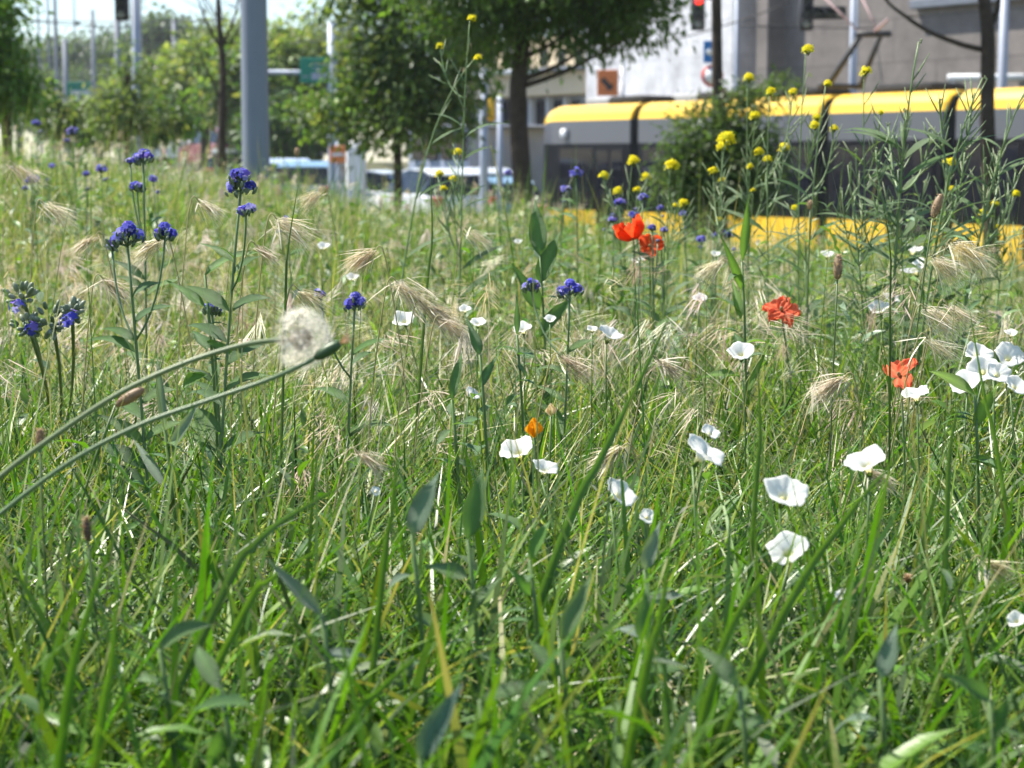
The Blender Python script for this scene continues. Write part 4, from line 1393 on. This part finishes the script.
# metal bar fence by the beige building
fp = Vector((at(545, 190, 52).x, 52, g1(1, 52)))
t = thing('bar_fence', 'grey vertical bar fence between the big tree and the tram front', 'fence', fp)
g = G()
for xx in np.linspace(505, 590, 26):
    a = at(xx, 190, 52)
    g.tube([(a.x - fp.x, 0, -.2), (a.x - fp.x, 0, 2.55)], .028, 6)
g.build('bars', 'galv', t)
for z in (.25, 1.4, 2.45):
    g = G()
    a, c = at(503, 190, 52), at(592, 190, 52)
    g.bbox((a.x - fp.x, -.07, z), (c.x - fp.x, -.032, z + .07), .01)
    g.build('rail', 'galv', t)
kp = Vector((at(420, 200, 50).x, 50, g1(-3, 50)))
t = thing('kiosk', 'grey panelled kiosk under the dense dark crown', 'kiosk', kp, None, TA)
slab('wall', 'galv', 408, 468, 128, 230, 0, 2.5, t, kp.z)
slab('roof', 'galv', 406, 470, 125, 127.8, -.2, 2.9, t)
for q in range(4):
    slab('window', 'glass', 411 + q * 14.5, 422 + q * 14.5, 132, 160, -.08, .076, t)


# ------------------------------------------------------------------ trees
def crown(lobes, n_clump, n_leaf, L, Wr, cols, spread, droop=.5, parent=None, dens_power=.45):
    g = G()
    wts = np.array([l[1] * l[2] * l[3] for l in lobes]) ** .67
    wts /= wts.sum()
    which = rng.choice(len(lobes), n_clump, p=wts)
    cen = np.array([l[0] for l in lobes])[which]
    rad = np.array([l[1:4] for l in lobes])[which]
    v = rng.normal(0, 1, (n_clump, 3))
    v /= np.linalg.norm(v, axis=1, keepdims=True)
    c = cen + v * rad * (rng.random((n_clump, 1)) ** dens_power)
    tint = pick(cols, n_clump, .16)
    per = rng.integers(int(n_leaf * .5), int(n_leaf * 1.5), n_clump)
    ii = np.repeat(np.arange(n_clump), per)
    pos = c[ii] + rng.normal(0, 1, (len(ii), 3)) * spread * np.array([1, 1, .7])
    out = v[ii] + rng.normal(0, .7, (len(ii), 3))
    out[:, 2] -= droop
    up = np.tile([0, 0, 1.0], (len(ii), 1)) + rng.normal(0, .5, (len(ii), 3))
    LL = L * U(.6, 1.3, len(ii))
    leaves(g, pos, out, up, LL, LL * Wr, np.clip(tint[ii] * (1 + rng.normal(0, .1, (len(ii), 1))), .005, .6), .2, .2)
    return g.build('crown', 'tree_leaf', parent), c


def trunk(parent, pts, radii, limbs=(), n=9):
    g = G()
    g.tube(smooth_path([Vector(p) for p in pts], 4), np.interp(np.linspace(0, 1, (len(pts) - 1) * 4 + 1), np.linspace(0, 1, len(radii)), radii), n)
    for lp, lr in limbs:
        q = smooth_path([Vector(p) for p in lp], 4)
        g.tube(q, np.linspace(lr, lr * .3, len(q)), 6)
    g.build('trunk', 'bark', parent)


DARKG = [(.06, .115, .025), (.07, .13, .032), (.055, .10, .028), (.09, .16, .035)]
MIDG = [(.08, .15, .03), (.10, .18, .035), (.07, .13, .03), (.06, .12, .035)]
LITEG = [(.16, .23, .06), (.20, .26, .07), (.13, .20, .05), (.22, .27, .09)]
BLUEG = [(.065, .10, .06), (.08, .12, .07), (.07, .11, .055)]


def tree(name, label, px, D, lobes_px, trunk_r, cols, n_clump, n_leaf, L, spread, Wr=.4, droop=.5, group='street trees', limb=True, top=None, dp=.45, trunk_px=None):
    """lobes_px: (px, py, rx, ry) ellipses in pixels at distance D -> lobes with equal depth and width radii"""
    s = D / F
    x0 = at(px, 160, D).x
    b = Vector((x0, D, g1(x0, D) - .05))
    t = thing(name, label, 'tree', b, group)
    lobes = []
    for (lx, ly, rx, ry) in lobes_px:
        c = at(lx, ly, D) - b
        lobes.append((np.array(c), rx * s, rx * s * .9, ry * s))
    _, cc = crown(lobes, n_clump, n_leaf, L, Wr, cols, spread, droop, t, dp)
    topz = top if top is not None else max(l[0][2] for l in lobes)
    tp = [(0, 0, -.1), (trunk_r * .2, 0, topz * .35), (-trunk_r * .3, 0, topz * .7), (lobes[0][0][0] * .6, 0, topz)]
    limbs = []
    if limb:
        for k in range(min(12, len(cc))):
            c = cc[rng.integers(0, len(cc))]
            z0 = max(.62 * topz, min(topz * .9, c[2] - .25 * np.linalg.norm(c[:2]) - .2))
            limbs.append(([(0, 0, z0), (c[0] * .45, c[1] * .45, z0 + (c[2] - z0) * .35), tuple(c)], trunk_r * .35))
    trunk(t, tp, [trunk_r * 1.25, trunk_r, trunk_r * .85, trunk_r * .4], limbs)
    return t


tree('street_tree', 'big tree with a thick dark trunk and broad drooping crown left of the tram', 521, 19,
     [(540, -95, 175, 120), (600, -10, 82, 62), (470, -5, 78, 62), (545, 10, 70, 56), (630, 0, 55, 45)], .10, DARKG + MIDG[:2], 1150, 24, .085, .135, .38, .7, top=3.4)
tree('street_tree', 'dense dark leafy tree left of the big tree, its crown hanging low', 397, 25,
     [(415, 15, 62, 80), (398, 78, 50, 50), (432, 95, 44, 42), (356, -8, 46, 30), (366, 62, 22, 34), (415, -60, 90, 50), (338, 108, 22, 14), (408, 118, 60, 26), (368, 128, 34, 16), (312, 110, 28, 12), (462, 40, 36, 60)], .055, MIDG + LITEG, 880, 20, .115, .21, .42, .5, dp=.75)
tree('street_tree', 'bright green tree cut off by the left edge of the photo', 8, 22,
     [(0, 80, 36, 36), (2, 15, 22, 45), (18, 95, 24, 22), (-24, 40, 36, 70)], .07, [(.13, .25, .035), (.10, .2, .03), (.17, .29, .05)], 330, 20, .10, .13, .42, .5)
tree('young_tree', 'thin olive green young tree under the upper left traffic light', 128, 27,
     [(128, 70, 22, 22), (122, 100, 30, 22), (135, 118, 36, 16), (108, 122, 26, 14)], .05, [(.13, .18, .06), (.10, .16, .05), (.16, .2, .08)], 150, 16, .10, .12, .4, .3)
tree('young_tree', 'low olive shrub like tree between the bright green tree and the thin young one', 78, 30,
     [(78, 124, 34, 20), (56, 112, 20, 18), (98, 126, 26, 16)], .05, [(.12, .17, .06), (.15, .19, .08), (.09, .14, .05)], 220, 20, .11, .14, .4, .3)
tree('young_tree', 'dark green bush tree at the foot of the thin traffic pole', 165, 32,
     [(165, 118, 24, 22), (150, 128, 22, 14)], .05, MIDG, 160, 20, .12, .14, .42, .3)
tree('leafy_bush', 'dense dark green bush in front of the tram', 725, 15.5,
     [(722, 172, 56, 46), (702, 138, 32, 36), (744, 115, 28, 36), (752, 165, 42, 44), (686, 180, 28, 34), (778, 88, 16, 9)], .03, [(.06, .105, .03), (.075, .125, .04), (.05, .09, .03), (.10, .15, .05)], 620, 20, .055, .08, .36, .4, group=None)

# thin trunks with crowns above the picture
t = tree('slender_tree', 'slender dark tree trunk rising out of the bush before the white building', 716, 17, [(705, -150, 90, 70), (740, -130, 60, 50)], .052, DARKG, 260, 22, .085, .12, .4, .5, top=4.3, limb=False)
s15 = 15 / F
b = at(988, 160, 15)
b = Vector((b.x, 15, g1(b.x, 15) - .05))
t = thing('slender_tree', 'slender tree at the right with one bare branch reaching left over the tram', 'tree', b, 'street trees')
P = lambda x, y, d=15: at(x, y, d) - b
trunk(t, [P(992, 290), P(990, 190), P(987, 110), P(988, 40), P(984, 0), P(978, -60), P(984, -140)], [.068, .064, .058, .056, .048, .04, .02],
      [([P(984, 50), P(960, 44), P(930, 32), P(905, 16), P(884, -3), P(870, -40)], .026), ([P(988, 30), P(997, 12), P(1001, -10), P(1020, -90)], .03), ([P(905, 16), P(925, 17, 15.1)], .007)])
crown([(np.array(P(985, -170)), .9, .8, .55), (np.array(P(890, -110)), .5, .5, .35)], 240, 22, .085, .4, DARKG, .12, .5, t)

b = at(222, 160, 25)
b = Vector((b.x, 25, g1(b.x, 25) - .05))
t = thing('bare_tree', 'thin bare dark tree with forking twigs left of the thick grey pole', 'tree', b)
P = lambda x, y, d=25: at(x, y, d) - b
trunk(t, [P(222, 200), P(222, 130), P(223, 70), P(219, 20), P(217, -40)], [.06, .055, .045, .035, .02],
      [([P(222, 52), P(208, 25), P(200, 5), P(190, -20)], .02), ([P(223, 45), P(235, 15), P(240, -20)], .022), ([P(221, 100), P(205, 65), P(196, 40)], .018),
       ([P(219, 20), P(206, -2), P(196, -12)], .012), ([P(223, 60), P(234, 40), P(246, 10)], .014), ([P(205, 10), P(188, 2), P(178, -6)], .008)])
g = G()
for k in range(40):
    a = P(random.uniform(190, 245), random.uniform(-10, 45))
    g.tube([a, a + Vector((random.uniform(-.2, .2), random.uniform(-.2, .2), random.uniform(.0, .3)))], [.006, .003], 4)
g.build('twigs', 'bark', t)

# trees further back
for args in [
    ('light yellow green tree beyond the road, right of the thick grey pole', 292, 62, [(292, 62, 42, 36), (278, 105, 34, 24), (318, 95, 30, 30)], LITEG, 480),
    ('light green tree beyond the road, left of the thick grey pole', 205, 66, [(200, 80, 42, 34), (235, 60, 32, 34), (180, 100, 34, 20)], LITEG, 480),
    ('olive tree beyond the road behind the bare tree', 240, 58, [(240, 90, 24, 34)], LITEG + MIDG, 240),
    ('low dark tree behind the parked blue cars', 278, 56, [(278, 132, 26, 16), (300, 128, 22, 14)], DARKG, 240),
]:
    tree('roadside_tree', args[0], args[1], args[2], args[3], .16, args[4], args[5], 22, .26, .42, .45, .4, group='trees beyond the road', dp=.5)
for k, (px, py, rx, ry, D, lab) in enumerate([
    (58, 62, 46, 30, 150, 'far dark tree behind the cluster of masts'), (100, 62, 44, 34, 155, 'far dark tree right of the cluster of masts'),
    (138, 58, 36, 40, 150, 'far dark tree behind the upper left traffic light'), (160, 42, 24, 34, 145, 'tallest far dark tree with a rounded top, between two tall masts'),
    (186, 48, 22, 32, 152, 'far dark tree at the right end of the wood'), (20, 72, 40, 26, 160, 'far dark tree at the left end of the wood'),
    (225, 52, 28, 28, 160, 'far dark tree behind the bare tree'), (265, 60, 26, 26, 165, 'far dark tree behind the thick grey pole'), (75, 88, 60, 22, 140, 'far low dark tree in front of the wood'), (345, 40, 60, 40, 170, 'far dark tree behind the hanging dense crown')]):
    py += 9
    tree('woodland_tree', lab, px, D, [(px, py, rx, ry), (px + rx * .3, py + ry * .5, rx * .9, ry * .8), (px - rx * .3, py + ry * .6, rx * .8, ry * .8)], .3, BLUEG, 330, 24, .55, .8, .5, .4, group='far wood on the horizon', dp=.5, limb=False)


# ------------------------------------------------------------------ street furniture
def post(name, label, cat, px, D, r, y_top, mat='galv', group=None, base=None, taper=.8):
    x = at(px, 160, D).x
    b = Vector((x, D, g1(x, D) - .02 if base is None else base))
    t = thing(name, label, cat, b, group)
    z = at(px, y_top, D).z - b.z
    g = G()
    g.tube([(0, 0, -.3), (0, 0, .0), (0, 0, z * .5), (0, 0, z)], [r, r, r * (1 + taper) / 2, r * taper], 20)
    g.build('pole', mat, t)
    g = G()
    g.disc((0, 0, .02), (0, 0, 1), r * 1.9, 16, .04)
    g.build('base_plate', mat, t)
    return t, b


t, b = post('lamp_post', 'thick smooth grey pole rising out of the left part of the photo', 'pole', 256, 14.6, .108, -260, 'pole_paint', taper=.86)
z = at(256, -260, 14.6).z - b.z
g = G()
g.tube([(0, 0, z), (.1, 0, z + .3), (.9, 0, z + .45)], .045, 8)
g.bbox((.8, -.12, z + .38), (1.5, .12, z + .5), .04)
g.build('lamp_arm', 'galv', t)

t, b = post('sign_mast', 'grey mast carrying a green direction sign on its side arm', 'sign', 333, 42, .115, 22)
P = lambda x, y, d=42: at(x, y, d) - b
g = G()
g.tube([P(333, 73), P(268, 72)], .05, 8)
g.build('arm', 'galv', t)
g = G()
a, c = P(301, 83), P(330, 58)
g.bbox((a.x, -.14, a.z), (c.x, -.10, c.z), .01)
sg = g.build('sign_panel', 'sign_green', t, False)
g = G()
a, c = P(312, 80), P(329, 73)
g.bbox((a.x, -.150, a.z), (c.x, -.143, c.z), .003)
for (x0, x1, yy) in ((303, 309, 76), (314, 327, 64), (314, 322, 68)):
    a, c = P(x0, yy + 1.4), P(x1, yy)
    g.bbox((a.x, -.150, a.z), (c.x, -.143, c.z), .003)
g.build('sign_text', 'galv', sg, False)

t, b = post('gantry_post', 'pale grey post with a level arm left of the big tree trunk', 'post', 484, 34, .085, 66, 'galv')
P = lambda x, y, d=34: at(x, y, d) - b
g = G()
g.tube([P(484, 73), P(535, 72)], .05, 8)
g.build('arm', 'pale_metal', t)
g = G()
a, c = P(457, 83), P(471, 74)
g.bbox((a.x, -.08, a.z), (c.x, -.05, c.z), .006)
g.tube([P(471, 76), P(484, 76)], .02, 6)
g.build('sign_panel', 'sign_green', t, False)
g = G()
a, c = P(488, 121), P(495, 97)
g.bbox((a.x, -.12, a.z), (c.x, .02, c.z), .02)
g.build('yellow_box', 'sign_yellow', t)
t, b = post('gantry_post', 'thinner grey post just left of the big tree trunk', 'post', 500, 40, .07, 96, 'galv')

# green sign among the far masts
t, b = post('sign_mast', 'small far green road sign under the cluster of masts', 'sign', 80, 60, .06, 82)
P = lambda x, y, d=60: at(x, y, d) - b
g = G()
a, c = P(68, 96), P(92, 82)
g.bbox((a.x, -.14, a.z), (c.x, -.08, c.z), .01)
sg = g.build('sign_panel', 'sign_green', t, False)
g = G()
a, c = P(72, 95), P(91, 90.5)
g.bbox((a.x, -.15, a.z), (c.x, -.143, c.z), .003)
g.build('sign_text', 'pale_metal', sg, False)


def signal_head(parent, c, s, lit=None, horizontal=False):
    """three-lens signal, s = height of the housing"""
    g = G()
    w = s * .36
    if horizontal:
        g.bbox((c.x - s / 2, c.y - w / 2, c.z - w / 2), (c.x + s / 2, c.y + w / 2, c.z + w / 2), s * .03)
    else:
        g.bbox((c.x - w / 2, c.y - w / 2, c.z - s / 2), (c.x + w / 2, c.y + w / 2, c.z + s / 2), s * .03)
    h = g.build('signal_housing', 'black', parent)
    for k in range(3):
        o = (1 - k) * s * .31
        q = Vector((c.x - o, c.y - w / 2 - .005, c.z)) if horizontal else Vector((c.x, c.y - w / 2 - .005, c.z + o))
        g = G()
        g.disc(q, (0, -1, 0), w * .34, 14, .02)
        g.build('lens', 'lamp_red' if k == lit else ('lamp_grey' if k == 2 else 'lamp_off'), h)
        g = G()
        for j in range(9):
            a0 = PI * (j / 9) - .1
            a1 = PI * ((j + 1) / 9) - .1
            r = w * .40
            pts = [Vector((q.x + r * math.cos(aa), q.y - dd, q.z + r * math.sin(aa))) for aa, dd in ((a0, 0), (a1, 0), (a1, w * .55), (a0, w * .55))]
            g.add(pts + [p + Vector((0, 0, .006)) for p in pts], [(0, 1, 2, 3), (7, 6, 5, 4), (2, 1, 5, 6), (3, 2, 6, 7)])
        g.build('visor', 'black', h)
    return h


def hung_signal(label, px, py, D, size_px, post_px, lit, arm_y, extra=None, group='traffic lights'):
    x = at(post_px, 160, D).x
    b = Vector((x, D, g1(x, D) - .02))
    t = thing('traffic_light', label, 'traffic light', b, group)
    P = lambda a, c: at(a, c, D) - b
    zt = P(post_px, arm_y).z
    g = G()
    g.tube([(0, 0, -.2), (0, 0, zt)], [.075, .06], 12)
    g.tube([(0, 0, zt - .05), P(px, arm_y - 2)], .045, 8)
    g.build('mast', 'galv', t)
    c = P(px, py)
    g = G()
    g.tube([c + Vector((0, .02, 0)), P(px, arm_y - 2)], .02, 6)
    g.build('hanger', 'black', t)
    signal_head(t, c, size_px * D / F, lit)
    if extra:
        signal_head(t, P(extra[0], extra[1]), extra[2] * D / F, None, True)
    return t


hung_signal('traffic light with a lit red lamp high before the white building', 698, 12, 56, 36, 735, 0, -30)
hung_signal('traffic light with an upright and a level head against the concrete wall', 806, 12, 53, 36, 853, None, -18, (828, 13, 34))
hung_signal('traffic light at the top left in front of the far wood', 122, 3, 30, 34, 138, None, -40)
t, b = post('mast', 'pale grey mast behind the slender right hand tree', 'post', 1000, 40, .11, -40)
t, b = post('mast', 'thin grey post right of the tram current collector', 'post', 850, 50, .08, -40)
rp = at(985, 78, 30)
b = Vector((rp.x, 30, g1(rp.x, 30)))
t = thing('height_barrier', 'pale level pipe barrier behind the slender tree at the right', 'barrier', b)
P = lambda a, c, d=30: at(a, c, d) - b
# it stands in the yard behind the track, on its own two posts
b2 = Vector((at(1000, 160, 52).x, 52, g1(12, 52)))
t.location = b2
g = G()
g.tube([at(948, 78, 52) - b2, at(1080, 77, 52) - b2], .11, 10)
g.build('bar', 'pale_metal', t)
for xx in (952, 1076):
    q = at(xx, 78, 52) - b2
    g = G()
    g.tube([(q.x, 0, -.2), (q.x, 0, q.z)], .08, 8)
    g.build('leg', 'pale_metal', t)

# blue sign with round sign below
t, b = post('road_sign', 'blue square sign above a round red rimmed sign, behind the slender trunk', 'sign', 713, 38, .04, 38)
P = lambda x, y, d=38: at(x, y, d) - b
g = G()
a, c = P(703, 63), P(722, 41)
g.bbox((a.x, -.07, a.z), (c.x, -.045, c.z), .008)
sg = g.build('blue_panel', 'sign_blue', t, False)
g = G()
g.disc(P(709, 52) + Vector((0, -.078, 0)), (0, -1, 0), .07, 16, .008)
g.build('symbol', 'white_paint', sg)
g = G()
g.disc(P(712, 76) + Vector((0, -.06, 0)), (0, -1, 0), .22, 20, .02)
sg = g.build('round_panel', 'sign_red', t)
g = G()
g.disc(P(712, 76) + Vector((0, -.075, 0)), (0, -1, 0), .165, 20, .006)
g.build('panel_face', 'white_paint', sg)

# orange arrow sign
t, b = post('arrow_sign', 'orange square sign with a black slanted arrow above the tram front', 'sign', 622, 55, .07, 60, 'pale_metal')
P = lambda x, y, d=55: at(x, y, d) - b
g = G()
a, c = P(597, 96), P(618, 70)
g.bbox((a.x, -.12, a.z), (c.x, -.08, c.z), .01)
sg = g.build('orange_panel', 'sign_orange', t, False)
g = G()
a, c = P(602, 79), P(612, 90)
d = (c - a).normalized()
n_ = Vector((d.z, 0, -d.x))
o = Vector((0, -.135, 0))
w_ = .07
pts = [a + n_ * w_ + o, a - n_ * w_ + o, c - d * .12 - n_ * w_ + o, c - d * .12 - n_ * .16 + o, c + o, c - d * .12 + n_ * .16 + o, c - d * .12 + n_ * w_ + o]
g.loft([pts, [p + Vector((0, .012, 0)) for p in pts]])
g.build('arrow', 'black', sg, False)
g = G()
g.tube([P(618, 75), P(622, 75)], .03, 6)
g.tube([P(618, 92), P(622, 92)], .03, 6)
g.build('bracket', 'pale_metal', t)

# no entry board, white cabinet
t, b = post('no_entry_board', 'orange red board with a pale bar beside the white cabinet', 'sign', 338, 38, .04, 142)
P = lambda x, y, d=38: at(x, y, d) - b
g = G()
a, c = P(330, 163), P(346, 146)
g.bbox((a.x, -.09, a.z), (c.x, -.05, c.z), .01)
sg = g.build('board', 'sign_orange', t, False)
g = G()
a, c = P(332, 156), P(344, 153)
g.bbox((a.x, -.10, a.z), (c.x, -.093, c.z), .003)
g.build('bar', 'white_paint', sg, False)


def cabinet(label, x0, x1, y0, D, mat):
    a, c = at(x0, 190, D), at(x1, y0, D)
    cx = (a.x + c.x) / 2
    b = Vector((cx, D, g1(cx, D)))
    t = thing('cabinet', label, 'cabinet', b)
    w = (c.x - a.x) / 2
    g = G()
    g.bbox((-w, 0, .08), (w, .5, c.z - b.z), .07)
    body = g.build('body', mat, t)
    g = G()
    g.bbox((-w * .82, -.012, .2), (w * .82, -.003, c.z - b.z - .12), .004)
    d = g.build('door', mat, t, False)
    g = G()
    g.bbox((w * .55, -.04, .8), (w * .68, -.016, .95), .006)
    g.build('handle', 'black', d)
    g = G()
    g.bbox((-w * .95, .03, -.1), (w * .95, .47, .078), .01)
    g.build('plinth', 'concrete', t)


cabinet('tall white rounded cabinet beside the orange red board', 346, 364, 141, 36, 'white_paint')
cabinet('dark grey pillar cabinet behind the parked blue cars', 311, 321, 130, 60, 'mast_grey')

for k, (px, yt, D, r, lab) in enumerate([
    (42, -20, 140, .16, 'far thin mast at the left of the cluster'), (52, -25, 140, .16, 'far thin mast second in the cluster at the left'), (59, -30, 130, .26, 'far pale mast, the thickest of the cluster'),
    (68, 40, 110, .3, 'shorter dark far mast in the cluster over the green sign'), (78, -20, 150, .14, 'far thin mast right end of the cluster'), (96, 10, 125, .26, 'far pale mast between the cluster and the traffic light'),
    (120, 18, 60, .18, 'pale grey mast below the upper left traffic light'), (177, 20, 100, .26, 'far pale mast standing alone before the rounded dark tree'), (143, -20, 120, .2, 'far mast right of the upper left traffic light')]):
    post('mast', lab, 'mast', px, D, r * .6, yt, 'mast_grey', 'masts on the horizon')


# overhead wires strung from point to point
def wire(label, p, q, sag, r=.012):
    p, q = Vector(p), Vector(q)
    g = G()
    g.tube([p.lerp(q, i / 16) - Vector((0, 0, sag * 4 * (i / 16) * (1 - i / 16))) for i in range(17)], r, 5)
    o = g.build('overhead_wire', 'black', None, True, tuple(p))
    tag(o, label, 'wire', 'overhead wires')


wire('upper overhead wire crossing the sky at the top left', at(-40, 12, 90), at(260, 22, 110), .5, .03)
wire('lower overhead wire crossing the sky before the far wood', at(-40, 16, 100), at(250, 19, 80), .2, .025)
wire('overhead wire sloping across the white building', at(560, 55, 56), at(790, 2, 54), .3, .02)
wire('tram contact wire running above the tram roof', tw(-25, 1.2, 5.85), tw(34, 1.2, 5.85), .06, .02)
wire('overhead wire along the top of the concrete wall', at(740, 25, 57), at(1100, 16, 56), .2, .02)


# ------------------------------------------------------------------ parked cars
def car(label, px, D, rot, paint, roof_y=None, kind='hatch', base=None):
    x = at(px, 160, D).x
    b = Vector((x, D, (g1(x, D) + .05) if base is None else base))
    t = thing('parked_car', label, 'car', b, 'cars parked beyond the meadow', rot)
    Lc, Wc = 4.1, 1.72
    prof = [(-2.05, .30), (-2.05, .62), (-1.95, .80), (-.95, .92), (1.35, .96), (1.95, .90), (2.05, .6), (2.05, .30)]
    g = G()
    rings = []
    for yy, sc in ((-Wc / 2, .93), (-Wc / 2 + .08, 1), (Wc / 2 - .08, 1), (Wc / 2, .93)):
        rings.append([(u * (1 if sc == 1 else .985), yy, .3 + (w - .3) * sc) for u, w in prof])
    g.loft(rings)
    g.build('body', paint, t, False)
    cab = [(-.95, .90), (-.25, 1.38), (.2, 1.45), (1.1, 1.44), (1.60, 1.32), (1.92, .90)] if kind == 'hatch' else [(-.95, .90), (-.2, 1.38), (.2, 1.44), (.8, 1.42), (1.2, 1.25), (1.75, .92)]
    g = G()
    rings = []
    for yy, ins in ((-Wc / 2 + .06, 0), (-Wc / 2 + .25, 1), (Wc / 2 - .25, 1), (Wc / 2 - .06, 0)):
        rings.append([(u * (1 if ins else 1), yy, w if ins else .9 + (w - .9) * .12) for u, w in cab])
    g.loft(rings)
    g.build('windows', 'glass', t, False)
    g = G()
    rp_ = [(u, w) for u, w in cab if w > 1.3]
    rings = []
    for yy in (-Wc / 2 + .24, -Wc / 2 + .34, Wc / 2 - .34, Wc / 2 - .24):
        k = .015 if abs(yy) > Wc / 2 - .3 else .03
        rings.append([(u, yy, w - .02) for u, w in rp_] + [(u, yy, w + k) for u, w in reversed(rp_)])
    g.loft(rings)
    g.build('roof', paint, t, False)
    for sx in (-1.28, 1.28):
        for sy in (-1, 1):
            g = G()
            g.disc((sx, sy * (Wc / 2 - .11), .31), (0, 1, 0), .31, 18, .2)
            wh = g.build('wheel', 'rubber', t)
            g = G()
            g.disc((sx, sy * (Wc / 2 - .004), .31), (0, 1, 0), .19, 14, .02)
            g.build('rim', 'pale_metal', wh)
    for sy in (-1, 1):
        g = G()
        g.bbox((2.0, sy * .66 - .14, .66), (2.07, sy * .66 + .14, .88), .015)
        g.build('tail_light', 'tail', t)
        g = G()
        g.bbox((-2.08, sy * .64 - .17, .60), (-2.0, sy * .64 + .17, .75), .015)
        g.build('headlight', 'head', t)
    g = G()
    g.bbox((2.045, -.26, .50), (2.065, .26, .61), .004)
    g.build('number_plate', 'white_paint', t, False)
    return t


car('light blue parked car seen from behind, left one of the pair by the grey pole', 284, 50, R(-82), 'car_blue', base=-.78)
car('teal parked car with bright red tail lights, right of the light blue one', 318, 47, R(-98), 'car_teal', base=-.85)
car('grey silver car far off on the rising road at the left', 186, 72, R(-20), 'car_silver', base=.42)
car('dark red car far off on the rising road behind the bare tree', 219, 70, R(-60), 'car_red', base=.30)
car('white roofed parked car under the dense dark crown', 430, 42, R(-65), 'car_white', base=-1.0)
car('silver parked car right behind the white roofed one', 468, 46, R(-70), 'car_silver', base=-1.0)
car('teal blue parked car left of the big tree trunk', 490, 44, R(-75), 'car_teal', base=-1.2)
car('pale grey car just left of the thick grey pole', 236, 58, R(-85), 'car_grey')
car('white car half hidden behind the tall white cabinet', 385, 52, R(160), 'car_white', base=-1.1)

# ------------------------------------------------------------------ air
hm, hn, hl = new_mat('haze_air')
ho = hn.new('ShaderNodeOutputMaterial')
pv = hn.new('ShaderNodeVolumePrincipled')
pv.inputs['Color'].default_value = (.92, .95, 1.0, 1)
pv.inputs['Density'].default_value = HAZE
pv.inputs['Anisotropy'].default_value = .2
hl.new(pv.outputs[0], ho.inputs['Volume'])
g = G()
g.box((-180, -50, -2.9), (180, 270, 24))
hz = g.build('haze', hm, None, False)
hz['kind'] = 'stuff'
hz['label'] = 'thin bright summer haze filling the air over the street'
hz['category'] = 'haze'

# ------------------------------------------------------------------ light, sky, camera
w = bpy.data.worlds.new('World')
scene.world = w
w.use_nodes = True
n, l = w.node_tree.nodes, w.node_tree.links
bg = n.get('Background') or n.new('ShaderNodeBackground')
out = n.get('World Output') or n.new('ShaderNodeOutputWorld')
l.new(bg.outputs[0], out.inputs['Surface'])
sky = n.new('ShaderNodeTexSky')
sky.sky_type = 'NISHITA'
sky.sun_disc = False
sd = Vector((-.56, .20, .95)).normalized()
sky.sun_elevation = math.asin(sd.z)
sky.sun_rotation = math.atan2(sd.x, sd.y)
sky.dust_density = 0.35
sky.air_density = 1.0
sky.ozone_density = 3.0
l.new(sky.outputs[0], bg.inputs['Color'])
bg.inputs['Strength'].default_value = 0.10
sun = bpy.data.lights.new('sun', 'SUN')
sun.energy = 5.0
sun.angle = R(.5)
sun.color = (1, .95, .85)
so = bpy.data.objects.new('sun', sun)
COL.objects.link(so)
so.rotation_euler = sd.to_track_quat('Z', 'Y').to_euler()
so.location = (-10, 10, 40)

cam = bpy.data.cameras.new('camera')
co = bpy.data.objects.new('camera', cam)
COL.objects.link(co)
co.location = (0, 0, EYE)
co.rotation_euler = (PI / 2 - PITCH, 0, 0)
cam.sensor_width = 36
cam.lens = 36 * F / 1024
cam.clip_start = 0.02
cam.clip_end = 5000
cam.dof.use_dof = True
cam.dof.focus_distance = 2.25
cam.dof.aperture_fstop = cam.lens / 6.2
scene.camera = co

scene.view_settings.view_transform = 'Standard'
scene.view_settings.look = 'None'
scene.view_settings.exposure = 1.12
scene.view_settings.gamma = 1
scene.render.engine = 'CYCLES'
scene.cycles.max_bounces = 9
scene.cycles.diffuse_bounces = 4
scene.cycles.volume_bounces = 0
scene.cycles.glossy_bounces = 2
scene.cycles.transmission_bounces = 6
scene.cycles.caustics_reflective = False
scene.cycles.caustics_refractive = False
scene.cycles.use_denoising = True
